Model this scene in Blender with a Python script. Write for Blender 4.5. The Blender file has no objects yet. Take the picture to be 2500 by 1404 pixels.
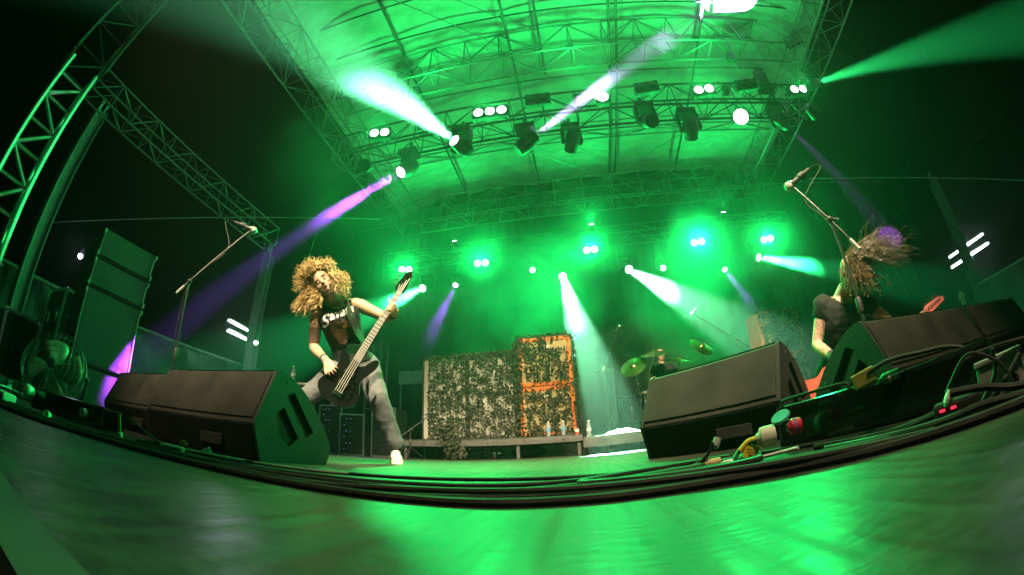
import bpy, bmesh, math, random
from mathutils import Vector, Matrix, Quaternion, noise as mnoise
random.seed(7)
scene = bpy.context.scene
COL = scene.collection
V = Vector
# ------------------------------------------------------------------ camera
CAM_H = 0.08
cam = bpy.data.cameras.new('camera')
cam.type = 'PANO'
cam.panorama_type = 'FISHEYE_LENS_POLYNOMIAL'      # 14.4 mm equidistant fisheye on a 36 mm sensor
cam.sensor_fit = 'HORIZONTAL'
cam.sensor_width = 36.0
cam.sensor_height = 36.0 * 1404 / 2500
cam.fisheye_fov = math.pi
cam.fisheye_polynomial_k0 = 0.0
cam.fisheye_polynomial_k1 = -1.0 / 14.4
cam.fisheye_polynomial_k2 = 0.0
cam.fisheye_polynomial_k3 = 0.0
cam.fisheye_polynomial_k4 = 0.0
cam.clip_start = 0.01
cam.clip_end = 300
camo = bpy.data.objects.new('camera', cam)
COL.objects.link(camo)
P, Y, R = (math.radians(a) for a in (23.25, -9.25, -2.37))
fw = V((math.sin(Y)*math.cos(P), math.cos(Y)*math.cos(P), math.sin(P)))
rt = V((math.cos(Y), -math.sin(Y), 0))
up = rt.cross(fw)
r2 = rt*math.cos(R) + up*math.sin(R)
u2 = -rt*math.sin(R) + up*math.cos(R)
camo.matrix_world = Matrix(((r2.x, u2.x, -fw.x, 0), (r2.y, u2.y, -fw.y, 0), (r2.z, u2.z, -fw.z, CAM_H), (0, 0, 0, 1)))
scene.camera = camo
# ------------------------------------------------------------------ night sky, exposure, render settings
world = bpy.data.worlds.new('World')
scene.world = world
world.use_nodes = True
wn = world.node_tree
wn.nodes.clear()
sky = wn.nodes.new('ShaderNodeTexSky')
sky.sky_type = 'NISHITA'
sky.sun_disc = False
sky.sun_elevation = math.radians(-8)
sky.sun_rotation = math.radians(200)
bg = wn.nodes.new('ShaderNodeBackground')
bg.inputs['Strength'].default_value = 0.05
wo = wn.nodes.new('ShaderNodeOutputWorld')
wn.links.new(sky.outputs[0], bg.inputs[0])
wn.links.new(bg.outputs[0], wo.inputs[0])
vs = scene.view_settings
vs.view_transform = 'Standard'
vs.look = 'None'
vs.exposure = 0.0
vs.gamma = 1.0
vs.use_curve_mapping = False
cy = scene.cycles
cy.use_denoising = True
cy.denoiser = 'OPENIMAGEDENOISE'
cy.denoising_input_passes = 'RGB_ALBEDO_NORMAL'
cy.denoising_prefilter = 'ACCURATE'
cy.use_adaptive_sampling = False
cy.use_light_tree = True
cy.max_bounces = 4
cy.diffuse_bounces = 2
cy.glossy_bounces = 2
cy.transmission_bounces = 4
cy.transparent_max_bounces = 8
cy.volume_bounces = 0
cy.sample_clamp_indirect = 4.0
cy.sample_clamp_direct = 0.0
cy.caustics_reflective = False
cy.caustics_refractive = False
HAZE_DENSITY = 0.0038

def spot(name, loc, target, watts, col, angle, blend=0.3, radius=0.05, parent=None):
    l = bpy.data.lights.new(name, 'SPOT')
    l.energy = watts
    l.color = col
    l.spot_size = math.radians(angle)
    l.spot_blend = blend
    l.shadow_soft_size = radius
    o = bpy.data.objects.new(name, l)
    COL.objects.link(o)
    o.location = loc
    d = V(target) - V(loc)
    o.rotation_euler = d.to_track_quat('-Z', 'Y').to_euler()
    return o
# front wash: warm profile lamps on the front-of-stage bar above and behind the camera
WARM = (1.0, 0.79, 0.48)
spot('front_wash_light', (-2.2, -3.2, 7.4), (-1.85, 3.0, 1.15), 10500, WARM, 30, 0.6, 0.12)
spot('front_wash_light', (1.6, -2.3, 8.2), (0.35, 4.6, 1.0), 13000, WARM, 42, 0.6, 0.12)
spot('front_wash_light', (0.7, -2.3, 8.2), (0.9, 1.55, 0.1), 2500, WARM, 27, 0.7, 0.12)
GREEN = (0.004, 1.0, 0.15)
PALE = (0.30, 1.0, 0.55)
VIOLET = (0.36, 0.05, 1.0)

# ------------------------------------------------------------------ mesh helpers
class MB:
    """collects shapes, builds one mesh object"""
    def __init__(s):
        s.v, s.f, s.sm = [], [], []
    def add(s, vs, fs, smooth=False):
        n = len(s.v)
        s.v += [tuple(v) for v in vs]
        s.f += [tuple(i + n for i in f) for f in fs]
        s.sm += [smooth]*len(fs)
        return s
    def box(s, c, size, rot=None):
        x, y, z = (a/2 for a in size)
        vs = [V((i*x, j*y, k*z)) for i in (-1, 1) for j in (-1, 1) for k in (-1, 1)]
        if rot is not None:
            vs = [rot @ v for v in vs]
        c = V(c)
        return s.add([v + c for v in vs], [(0, 1, 3, 2), (4, 6, 7, 5), (0, 4, 5, 1), (2, 3, 7, 6), (0, 2, 6, 4), (1, 5, 7, 3)])
    def bbox(s, c, size, b=0.01, rot=None):
        """box with chamfered edges"""
        bm = bmesh.new()
        bmesh.ops.create_cube(bm, size=1)
        for v in bm.verts:
            v.co = V((v.co.x*size[0], v.co.y*size[1], v.co.z*size[2]))
        bmesh.ops.bevel(bm, geom=bm.edges[:], offset=b, segments=2, affect='EDGES', profile=0.6)
        c = V(c)
        vs = [((rot @ v.co) if rot is not None else v.co) + c for v in bm.verts]
        bm.verts.index_update()
        fs = [[v.index for v in f.verts] for f in bm.faces]
        bm.free()
        return s.add(vs, fs)
    def rod(s, a, b, r, r2=None, n=8, caps=True):
        return s.tube([a, b], [r, r if r2 is None else r2], n, caps)
    def tube(s, pts, r, n=8, caps=True):
        pts = [V(p) for p in pts]
        rs = r if isinstance(r, (list, tuple)) else [r]*len(pts)
        vs, fs = [], []
        t = (pts[1]-pts[0]).normalized()
        a = t.orthogonal().normalized()
        for i, p in enumerate(pts):
            if i == 0: t2 = (pts[1]-pts[0])
            elif i == len(pts)-1: t2 = (pts[-1]-pts[-2])
            else: t2 = (pts[i+1]-pts[i-1])
            t2 = t2.normalized() if t2.length > 1e-9 else t
            a = (a - t2*a.dot(t2))
            a = a.normalized() if a.length > 1e-6 else t2.orthogonal().normalized()
            b = t2.cross(a)
            t = t2
            for k in range(n):
                w = 2*math.pi*k/n
                vs.append(p + (a*math.cos(w) + b*math.sin(w))*rs[i])
        for i in range(len(pts)-1):
            for k in range(n):
                fs.append((i*n+k, i*n+(k+1) % n, (i+1)*n+(k+1) % n, (i+1)*n+k))
        if caps:
            fs.append(tuple(range(n))[::-1])
            fs.append(tuple((len(pts)-1)*n+k for k in range(n)))
        return s.add(vs, fs, True)
    def lathe(s, prof, c=(0, 0, 0), axis=(0, 0, 1), n=20, caps=True):
        """prof: (radius, height) pairs"""
        q = V((0, 0, 1)).rotation_difference(V(axis).normalized())
        c = V(c)
        vs, fs = [], []
        for r, h in prof:
            for k in range(n):
                w = 2*math.pi*k/n
                vs.append(c + q @ V((r*math.cos(w), r*math.sin(w), h)))
        for i in range(len(prof)-1):
            for k in range(n):
                fs.append((i*n+k, i*n+(k+1) % n, (i+1)*n+(k+1) % n, (i+1)*n+k))
        if caps:
            fs.append(tuple(range(n))[::-1])
            fs.append(tuple((len(prof)-1)*n+k for k in range(n)))
        return s.add(vs, fs, True)
    def prism(s, poly, d, o=(0, 0, 0), ax=None):
        """poly: 2-D outline (u, v) extruded by d along w; ax = (U, V, W) vectors"""
        U, W_, D = ax or (V((1, 0, 0)), V((0, 0, 1)), V((0, 1, 0)))
        o = V(o)
        n = len(poly)
        vs = [o + U*u + W_*w for u, w in poly] + [o + U*u + W_*w + D*d for u, w in poly]
        fs = [tuple(range(n)), tuple(range(2*n-1, n-1, -1))] + [(i, i+n, (i+1) % n+n, (i+1) % n) for i in range(n)]
        return s.add(vs, fs)
    def ball(s, c, r, n=12, m=8, sq=(1, 1, 1), rot=None):
        vs, fs = [], []
        c = V(c)
        for i in range(m+1):
            a = math.pi*i/m
            for k in range(n):
                w = 2*math.pi*k/n
                p = V((r*sq[0]*math.sin(a)*math.cos(w), r*sq[1]*math.sin(a)*math.sin(w), r*sq[2]*math.cos(a)))
                vs.append(c + (rot @ p if rot is not None else p))
        for i in range(m):
            for k in range(n):
                fs.append((i*n+k, (i+1)*n+k, (i+1)*n+(k+1) % n, i*n+(k+1) % n))
        return s.add(vs, fs, True)
    def mesh(s, name, mat):
        me = bpy.data.meshes.new(name)
        me.from_pydata(s.v, [], s.f)
        me.polygons.foreach_set('use_smooth', s.sm)
        bm = bmesh.new()
        bm.from_mesh(me)
        bmesh.ops.remove_doubles(bm, verts=bm.verts, dist=1e-5)
        bmesh.ops.recalc_face_normals(bm, faces=bm.faces)
        for e in bm.edges:
            if len(e.link_faces) == 2 and e.calc_face_angle(0) > 0.7:
                e.smooth = False
        bm.to_mesh(me)
        bm.free()
        if mat is not None:
            me.materials.append(mat)
        return me
    def build(s, name, mat, parent=None):
        o = bpy.data.objects.new(name, s.mesh(name, mat))
        COL.objects.link(o)
        if parent is not None:
            o.parent = parent
        return o

def tag(o, label=None, cat=None, group=None, kind=None):
    for k, v in (('label', label), ('category', cat), ('group', group), ('kind', kind)):
        if v: o[k] = v
    return o
def thing(name, label, cat, loc=(0, 0, 0), rz=0, group=None, quat=None):
    o = bpy.data.objects.new(name, None)
    o.empty_display_size = 0.1
    COL.objects.link(o)
    o.location = loc
    if quat is not None:
        o.rotation_mode = 'QUATERNION'; o.rotation_quaternion = quat
    else:
        o.rotation_euler = (0, 0, rz)
    return tag(o, label, cat, group)
def copy_tree(o, parent=None):
    c = o.copy()
    COL.objects.link(c)
    c.parent = parent
    for ch in list(o.children):
        copy_tree(ch, c)
    return c
def smooth_path(pts, n=6):
    pts = [V(p) for p in pts]
    out = []
    for i in range(len(pts)-1):
        p0, p1, p2, p3 = pts[max(i-1, 0)], pts[i], pts[i+1], pts[min(i+2, len(pts)-1)]
        for k in range(n):
            t = k/n
            out.append(0.5*((2*p1) + (p2-p0)*t + (2*p0-5*p1+4*p2-p3)*t*t + (3*p1-p0-3*p2+p3)*t**3))
    return out + [pts[-1]]

# ------------------------------------------------------------------ materials
MATS = {}
def mat(name, col, rough=0.6, metal=0.0, var=0.25, scale=8.0, bump=0.0, bscale=60.0, coat=0.0, spec=0.5, detail=4.0, col2=None):
    if name in MATS: return MATS[name]
    m = bpy.data.materials.new(name)
    m.use_nodes = True
    nt = m.node_tree
    b = nt.nodes['Principled BSDF']
    b.inputs['Roughness'].default_value = rough
    b.inputs['Metallic'].default_value = metal
    b.inputs['Coat Weight'].default_value = coat
    b.inputs['Specular IOR Level'].default_value = spec
    tc = nt.nodes.new('ShaderNodeTexCoord')
    nz = nt.nodes.new('ShaderNodeTexNoise')
    nz.inputs['Scale'].default_value = scale
    nz.inputs['Detail'].default_value = detail
    nt.links.new(tc.outputs['Object'], nz.inputs['Vector'])
    rp = nt.nodes.new('ShaderNodeValToRGB')
    c2 = col2 or tuple(c*(1-var) for c in col)
    rp.color_ramp.elements[0].position = 0.3
    rp.color_ramp.elements[1].position = 0.7
    rp.color_ramp.elements[0].color = (*c2, 1)
    rp.color_ramp.elements[1].color = (*(min(1, c*(1+var*0.5)) for c in col), 1)
    nt.links.new(nz.outputs['Fac'], rp.inputs[0])
    nt.links.new(rp.outputs[0], b.inputs['Base Color'])
    mr = nt.nodes.new('ShaderNodeMapRange')
    mr.inputs['To Min'].default_value = max(0.02, rough*0.8)
    mr.inputs['To Max'].default_value = min(1, rough*1.2)
    nt.links.new(nz.outputs['Fac'], mr.inputs[0])
    nt.links.new(mr.outputs[0], b.inputs['Roughness'])
    if bump:
        n2 = nt.nodes.new('ShaderNodeTexNoise')
        n2.inputs['Scale'].default_value = bscale
        n2.inputs['Detail'].default_value = 3
        nt.links.new(tc.outputs['Object'], n2.inputs['Vector'])
        bp = nt.nodes.new('ShaderNodeBump')
        bp.inputs['Strength'].default_value = bump
        bp.inputs['Distance'].default_value = 0.01
        nt.links.new(n2.outputs['Fac'], bp.inputs['Height'])
        nt.links.new(bp.outputs[0], b.inputs['Normal'])
    MATS[name] = m
    return m
def glow(name, col, strength):
    if name in MATS: return MATS[name]
    m = bpy.data.materials.new(name)
    m.use_nodes = True
    nt = m.node_tree
    nt.nodes.clear()
    e = nt.nodes.new('ShaderNodeEmission')
    e.inputs[0].default_value = (*col, 1)
    e.inputs[1].default_value = strength
    o = nt.nodes.new('ShaderNodeOutputMaterial')
    nt.links.new(e.outputs[0], o.inputs[0])
    m.cycles.emission_sampling = 'NONE'
    MATS[name] = m
    return m
ALU = mat('aluminium', (0.62, 0.62, 0.62), 0.38, 0.85, 0.2, 5)
DULL = mat('dull_aluminium', (0.26, 0.26, 0.26), 0.5, 0.5, 0.25, 5)
STEEL = mat('galvanised_steel', (0.35, 0.36, 0.36), 0.5, 0.7, 0.3, 12)
DARKST = mat('dark_steel', (0.10, 0.10, 0.10), 0.5, 0.5, 0.3, 8)
BLK = mat('black_paint', (0.018, 0.018, 0.018), 0.55, 0, 0.3, 10, 0.15, 120)
BLKGLOSS = mat('black_gloss', (0.008, 0.008, 0.008), 0.18, 0, 0.2, 8, coat=0.5)
RUBBER = mat('rubber_cable', (0.03, 0.028, 0.026), 0.5, 0, 0.4, 14, spec=0.25)
CHROME = mat('chrome', (0.75, 0.75, 0.75), 0.14, 1.0, 0.1, 6)
WHITEP = mat('white_plastic', (0.75, 0.74, 0.70), 0.45, 0, 0.1, 20)
GREYP = mat('grey_plastic', (0.36, 0.36, 0.33), 0.5, 0, 0.2, 20)
LENS_PALE = glow('lens_pale_green', (0.62, 1.0, 0.78), 14)
LENS_VIO = glow('lens_violet', (0.80, 0.66, 1.0), 6)
LENS_OFF = mat('unlit_lens', (0.03, 0.03, 0.035), 0.08, 0, 0.1, 6, coat=1.0)
# ================================================================== the setting
# stage deck: plywood sheets, front edge with a metal lip just in front of the camera
def floor_material():
    m = bpy.data.materials.new('painted_plywood')
    m.use_nodes = True
    nt = m.node_tree
    N, Lk = nt.nodes, nt.links
    b = N['Principled BSDF']
    b.inputs['Specular IOR Level'].default_value = 0.36
    tc = N.new('ShaderNodeTexCoord')
    mp = N.new('ShaderNodeMapping'); mp.inputs['Scale'].default_value = (1.0, 2.2, 1)
    Lk.new(tc.outputs['Object'], mp.inputs['Vector'])
    n1 = N.new('ShaderNodeTexNoise'); n1.inputs['Scale'].default_value = 3.0; n1.inputs['Detail'].default_value = 7; n1.inputs['Roughness'].default_value = 0.62
    Lk.new(mp.outputs[0], n1.inputs['Vector'])
    n2 = N.new('ShaderNodeTexNoise'); n2.inputs['Scale'].default_value = 28.0; n2.inputs['Detail'].default_value = 5
    Lk.new(mp.outputs[0], n2.inputs['Vector'])
    mp3 = N.new('ShaderNodeMapping'); mp3.inputs['Scale'].default_value = (40, 1.5, 1); mp3.inputs['Rotation'].default_value = (0, 0, 0.5)
    Lk.new(tc.outputs['Object'], mp3.inputs['Vector'])
    n3 = N.new('ShaderNodeTexNoise'); n3.inputs['Scale'].default_value = 1.0; n3.inputs['Detail'].default_value = 3
    Lk.new(mp3.outputs[0], n3.inputs['Vector'])
    rp = N.new('ShaderNodeValToRGB')
    rp.color_ramp.elements[0].position = 0.32; rp.color_ramp.elements[0].color = (0.010, 0.009, 0.007, 1)
    rp.color_ramp.elements[1].position = 0.68; rp.color_ramp.elements[1].color = (0.066, 0.060, 0.048, 1)
    Lk.new(n1.outputs['Fac'], rp.inputs[0])
    mx = N.new('ShaderNodeMix'); mx.data_type = 'RGBA'; mx.blend_type = 'MULTIPLY'; mx.inputs[0].default_value = 0.55
    rp2 = N.new('ShaderNodeValToRGB')
    rp2.color_ramp.elements[0].position = 0.38; rp2.color_ramp.elements[0].color = (0.35, 0.33, 0.3, 1)
    rp2.color_ramp.elements[1].position = 0.6; rp2.color_ramp.elements[1].color = (1, 1, 1, 1)
    Lk.new(n2.outputs['Fac'], rp2.inputs[0])
    Lk.new(rp.outputs[0], mx.inputs[6]); Lk.new(rp2.outputs[0], mx.inputs[7])
    Lk.new(mx.outputs[2], b.inputs['Base Color'])
    mr = N.new('ShaderNodeMapRange'); mr.inputs['From Min'].default_value = 0.3; mr.inputs['From Max'].default_value = 0.7
    mr.inputs['To Min'].default_value = 0.30; mr.inputs['To Max'].default_value = 0.52
    Lk.new(n3.outputs['Fac'], mr.inputs[0]); Lk.new(mr.outputs[0], b.inputs['Roughness'])
    bp = N.new('ShaderNodeBump'); bp.inputs['Strength'].default_value = 0.25; bp.inputs['Distance'].default_value = 0.004
    Lk.new(n2.outputs['Fac'], bp.inputs['Height']); Lk.new(bp.outputs[0], b.inputs['Normal'])
    return m
FLOOR = floor_material()
X0, X1, Y0, Y1 = -9.0, 13.5, 0.055, 12.5
fl = MB().box(((X0+X1)/2, (Y0+Y1)/2, -0.06), (X1-X0, Y1-Y0, 0.08)).build('stage_floor', mat('deck_frame', (0.05, 0.05, 0.05), 0.7))
tag(fl, kind='structure')
# deck sheets 2.44 x 1.22 m with 3 mm joints, parts of the floor
sheet = None
nx, ny = 9, 10
for j in range(ny):
    for i in range(nx + 1):
        x0 = X0 + i*2.44 - (1.22 if j % 2 else 0); x1 = x0 + 2.437
        x0, x1 = max(x0, X0), min(x1, X1)
        y0 = Y0 + 0.03 + j*1.22; y1 = min(y0 + 1.217, Y1)
        if x1 - x0 < 0.1: continue
        o = MB().box(((x0+x1)/2, (y0+y1)/2, -0.01), (x1-x0, y1-y0, 0.02)).build('deck_sheet', FLOOR, fl)
lip = MB().box(((X0+X1)/2, Y0+0.009, -0.012), (X1-X0, 0.04, 0.026)).build('edge_strip', DARKST, fl)
g = MB().box((2, 8, -1.45), (44, 40, 0.1)).build('ground', mat('gravel_ground', (0.06, 0.055, 0.05), 0.9, 0, 0.4, 3, 0.3, 40))
tag(g, kind='structure')
# haze: one closed box round everything
hm = bpy.data.materials.new('stage_haze')
hm.use_nodes = True
hn = hm.node_tree
hn.nodes.clear()
pv = hn.nodes.new('ShaderNodeVolumePrincipled')
pv.inputs['Color'].default_value = (0.95, 0.97, 0.96, 1)
pv.inputs['Density'].default_value = HAZE_DENSITY
pv.inputs['Anisotropy'].default_value = 0.75
ho = hn.nodes.new('ShaderNodeOutputMaterial')
hn.links.new(pv.outputs[0], ho.inputs['Volume'])
hz = MB().box((2, 8, 3.4), (46, 42, 12.0)).build('haze', hm)
tag(hz, 'thin white theatrical haze filling the whole stage', 'haze', kind='stuff')

# black drapes at the back and the wings: pleated cloth with thickness
def drape(name, a, b, z0, z1, label, pleat=0.30, amp=0.025, m=None):
    a, b = V(a), V(b)
    L = (b-a).length
    t = (b-a)/L
    n = V((-t.y, t.x, 0))
    N = int(L/pleat*4)
    vs, fs = [], []
    for side in (0, 1):
        for i in range(N+1):
            s = L*i/N
            w = math.sin(2*math.pi*s/pleat + 1.3*mnoise.noise(V((s*0.8, 3.1, z1))))*amp*(0.7+0.5*mnoise.noise(V((s*0.5, 0, 7)))) + side*0.008
            for k, z in enumerate((z0, (z0+z1)/2, z1)):
                p = a + t*s + n*w*(1.0 if k < 2 else 0.6)
                vs.append((p.x, p.y, z))
    W = (N+1)*3
    for side in (0, 1):
        for i in range(N):
            for k in range(2):
                q = side*W + i*3 + k
                fs.append((q, q+3, q+4, q+1))
    o = MB().add(vs, fs, True)
    root = thing(name, label, 'curtain')
    o.build('cloth', m or CURT, root)
    r = MB().rod((a.x, a.y, z1+0.02), (b.x, b.y, z1+0.02), 0.025).build('rail', STEEL, root)
    return root
CURT = mat('black_serge', (0.008, 0.008, 0.009), 0.95, 0, 0.3, 3, 0.2, 90, spec=0.02)
drape('stage_curtain', (-7.6, 11.3, 0), (13.2, 11.3, 0), 0.0, 7.9, 'wide black pleated backdrop curtain behind the drum kit')
# ------------------------------------------------------------------ trusses
ROD = MB().rod((0, 0, 0), (0, 0, 1), 1, n=6).mesh('brace', None)
def place_rod(mesh, a, b, r, name, parent, material=None):
    a, b = V(a), V(b)
    o = bpy.data.objects.new(name, mesh)
    COL.objects.link(o)
    d = b - a
    o.matrix_world = Matrix.Translation(a) @ d.to_track_quat('Z', 'Y').to_matrix().to_4x4() @ Matrix.Diagonal((r, r, d.length, 1))
    if parent is not None: o.parent = parent
    return o
RODM = {}
def rod_mesh(m):
    if m.name not in RODM:
        c = ROD.copy(); c.materials.append(m); RODM[m.name] = c
    return RODM[m.name]
def truss(name, a, b, w, h, bay, label, m=DULL, rc=0.025, rb=0.012, upv=(0, 0, 1), faces='tbfr', group=None, cat='truss', studs=True):
    """box truss; a and b are on the centre line of its bottom face"""
    a, b = V(a), V(b)
    t = (b-a).normalized()
    u = V(upv)
    s = t.cross(u).normalized()
    u = s.cross(t)
    root = thing(name, label, cat, a, group=group)
    off = -a
    n = max(1, round((b-a).length/bay))
    me = rod_mesh(m)
    corner = {(i, k): s*(i*w/2) + u*(k*h) for i in (-1, 1) for k in (0, 1)}
    ln = b - a
    for c in corner.values():
        o = place_rod(me, c, c+ln, rc, 'chord', root)
    F = {'b': ((-1, 0), (1, 0)), 't': ((-1, 1), (1, 1)), 'f': ((-1, 0), (-1, 1)), 'r': ((1, 0), (1, 1))}
    for i in range(n+1):
        p = ln*(i/n)
        for f in faces:
            c0, c1 = (corner[q] for q in F[f])
            if studs: place_rod(me, p+c0, p+c1, rb, 'brace', root)
            if i < n:
                p2 = ln*((i+1)/n)
                if i % 2: c0, c1 = c1, c0
                place_rod(me, p+c0, p2+c1, rb, 'brace', root)
    return root
truss('roof_truss', (-5.12, -1.2, 7.15), (-5.12, 10.9, 7.15), 0.76, 0.72, 0.86, 'long roof truss running upstage along the stage side with the loudspeaker stack')
truss('roof_truss', (6.4, -1.2, 7.15), (6.4, 10.9, 7.15), 0.8, 0.72, 0.86, 'long roof truss running upstage above the headbanging guitarist side')
truss('roof_truss', (-4.7, 10.4, 7.0), (6.0, 10.4, 7.0), 0.6, 0.92, 0.9, 'dim rear roof truss closing the far edge of the canopy')
truss('roof_truss', (-4.7, 5.25, 7.36), (6.0, 5.25, 7.5), 0.55, 0.95, 0.78, 'upper cross truss under the canopy that carries the lighting truss', rb=0.014)
lt = truss('lighting_truss', (-4.35, 5.25, 5.47), (5.3, 5.25, 5.47), 0.42, 0.56, 0.62, 'black lighting truss hung with moving lights across the stage', m=DARKST, rc=0.026, rb=0.011)
truss('roof_truss', (-4.7, 7.6, 7.3), (6.0, 7.6, 7.3), 0.3, 0.3, 1.1, 'slim middle cross truss half way to the rear of the canopy', faces='fb', studs=False, rc=0.02)
truss('back_truss', (-5.2, 9.8, 5.35), (6.6, 9.8, 5.35), 0.4, 0.4, 0.8, 'black rear truss carrying the row of back lights', m=DARKST, rc=0.022, rb=0.01)
# near tower on the left: big lit box truss
truss('truss_tower', (-5.95, 0.29, -1.4), (-5.95, 0.29, 3.9), 0.5, 0.5, 0.42, 'thick green lit truss tower beside the stage edge', m=ALU, upv=(1, 0, 0), rc=0.038, rb=0.03, faces='bfr')
truss('tower_sleeve', (-5.95, 0.29, 3.95), (-5.95, 0.29, 7.1), 0.62, 0.62, 0.5, 'dark sleeve truss on top of the green lit tower', m=BLK, upv=(1, 0, 0), rc=0.03, rb=0.014, faces='bfr')
truss('truss_tower', (6.75, 0.29, -1.4), (6.75, 0.29, 7.1), 0.5, 0.5, 0.6, 'truss tower on the guitarist side at the stage front', upv=(-1, 0, 0), rc=0.036, rb=0.02, faces='bf')
truss('wing_truss', (-5.7, 0.6, 3.80), (-5.7, 5.3, 3.80), 0.34, 0.4, 0.42, 'thin dark truss running back from the tower over the loudspeaker stack', rc=0.016, rb=0.007, m=DARKST)
truss('truss_tower', (-4.35, 7.7, 0.0), (-4.35, 7.7, 2.55), 0.34, 0.34, 0.5, 'short upright truss stub standing behind the bassist', upv=(0, 1, 0), rc=0.02, rb=0.009)
# ------------------------------------------------------------------ canopy
def canopy():
    root = thing('stage_canopy', 'pale translucent roof canopy stretched over the trusses glowing green', 'canopy', (0.64, 5, 8.3))
    m = bpy.data.materials.new('canopy_vinyl')
    m.use_nodes = True
    nt = m.node_tree
    N, Lk = nt.nodes, nt.links
    b = N['Principled BSDF']
    tc = N.new('ShaderNodeTexCoord')
    n1 = N.new('ShaderNodeTexNoise'); n1.inputs['Scale'].default_value = 1.4; n1.inputs['Detail'].default_value = 8; n1.inputs['Roughness'].default_value = 0.7
    mp = N.new('ShaderNodeMapping'); mp.inputs['Scale'].default_value = (1, 2.6, 1)
    Lk.new(tc.outputs['Object'], mp.inputs[0]); Lk.new(mp.outputs[0], n1.inputs['Vector'])
    rp = N.new('ShaderNodeValToRGB')
    rp.color_ramp.elements[0].position = 0.3; rp.color_ramp.elements[0].color = (0.42, 0.42, 0.40, 1)
    rp.color_ramp.elements[1].position = 0.62; rp.color_ramp.elements[1].color = (0.72, 0.73, 0.72, 1)
    Lk.new(n1.outputs['Fac'], rp.inputs[0]); Lk.new(rp.outputs[0], b.inputs['Base Color'])
    b.inputs['Roughness'].default_value = 0.6
    bp = N.new('ShaderNodeBump'); bp.inputs['Strength'].default_value = 0.5; bp.inputs['Distance'].default_value = 0.08
    Lk.new(n1.outputs['Fac'], bp.inputs['Height']); Lk.new(bp.outputs[0], b.inputs['Normal'])
    nx, ny = 70, 70
    xs = [-5.45 + 12.25*i/nx for i in range(nx+1)]
    ys = [-1.5 + 12.2*j/ny for j in range(ny+1)]
    def z(x, y):
        e = 8.45 - 0.5*max(0, (abs(x-0.67)-3.6)/2.6)**1.5 - 0.035*max(0, y-5.5) + 0.0*y
        bay = math.sin(math.pi*(((x+3.05)/2.35) % 1.0))
        return e + 0.10*bay + 0.03*mnoise.noise(V((x*0.9, y*0.9, 0))) + 0.015*mnoise.noise(V((x*3, y*1.2, 4)))
    vs = [(x-0.64, y-5, z(x, y)-8.3) for y in ys for x in xs] + [(x-0.64, y-5, z(x, y)-8.3+0.01) for y in ys for x in xs]
    W = nx+1; T = W*(ny+1)
    fs = [(j*W+i+k, j*W+i+1+k, (j+1)*W+i+1+k, (j+1)*W+i+k) for k in (0, T) for j in range(ny) for i in range(nx)]
    MB().add(vs, fs, True).build('vinyl_sheet', m, root)
    for x in (-3.05, -0.68, 1.55, 1.72, 3.7):
        MB().rod((x-0.64, -6.4, 0.0), (x-0.64, 5.5, -0.25), 0.032).build('purlin', DARKST, root)
    MB().rod((0.0-0.64, -6.4, -0.1), (0.0-0.64, 1.2, -0.1), 0.03).build('purlin', DARKST, root)
    for y in (-0.8, 0.9, 2.6, 3.55, 4.45, 6.4, 8.8):
        MB().rod((-5.9, y-5, -0.02), (5.9, y-5, -0.02), 0.02).build('rafter', DARKST, root)
    for a, b in (((-4.6, 0.5, -1.0), (1.0, 5.2, -0.6)), ((5.6, 0.5, -0.9), (0.6, 5.2, -0.6)), ((-4.5, 5.2, -0.7), (-0.8, 0.6, -0.4)), ((5.8, 3.2, -0.2), (4.1, 5.6, -0.3)), ((-1.2, 0.3, -.4), (-4.9, -3.2, -.3)), ((-2.6, -1.6, -0.1), (-0.5, 0.2, -0.1)), ((3.0, 5.2, -0.5), (5.2, 1.5, -0.7))):
        MB().rod(a, b, 0.011, n=6).build('brace_wire', STEEL, root)
    return root
canopy()
# ================================================================== wings: posts, barriers, wires
def steel_post(x, y, h, rz, label):
    r = thing('steel_post', label, 'post', (x, y, 0), rz, group='flanged steel posts in the wings')
    MB().box((0, 0, h/2), (0.012, 0.2, h)).build('web', STEELP, r)
    for s in (-1, 1): MB().box((0, s*0.106, h/2), (0.2, 0.012, h)).build('flange', STEELP, r)
    MB().box((0, 0, 0.006), (0.3, 0.32, 0.012)).build('base_plate', STEELP, r)
    for s in (-1, 1):
        lug = MB().box((0, s*0.06, h+0.11), (0.012, 0.05, 0.22))
        lug.build('lug', STEELP, r)
STEELP = mat('grey_painted_steel', (0.20, 0.21, 0.21), 0.55, 0.2, 0.3, 6)
steel_post(-6.5, 1.1, 4.25, 0.15, 'tall flanged steel post between the truss tower and loudspeaker stack')
steel_post(-6.45, 6.05, 4.15, 0.3, 'flanged steel post with fluorescent tubes behind it, bassist side')
steel_post(9.0, 5.9, 4.2, -0.5, 'leaning-looking steel post in front of fluorescent tubes, guitarist side')
TARP = mat('dark_tarpaulin', (0.03, 0.035, 0.04), 0.45, 0, 0.3, 4, 0.8, 7)
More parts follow.
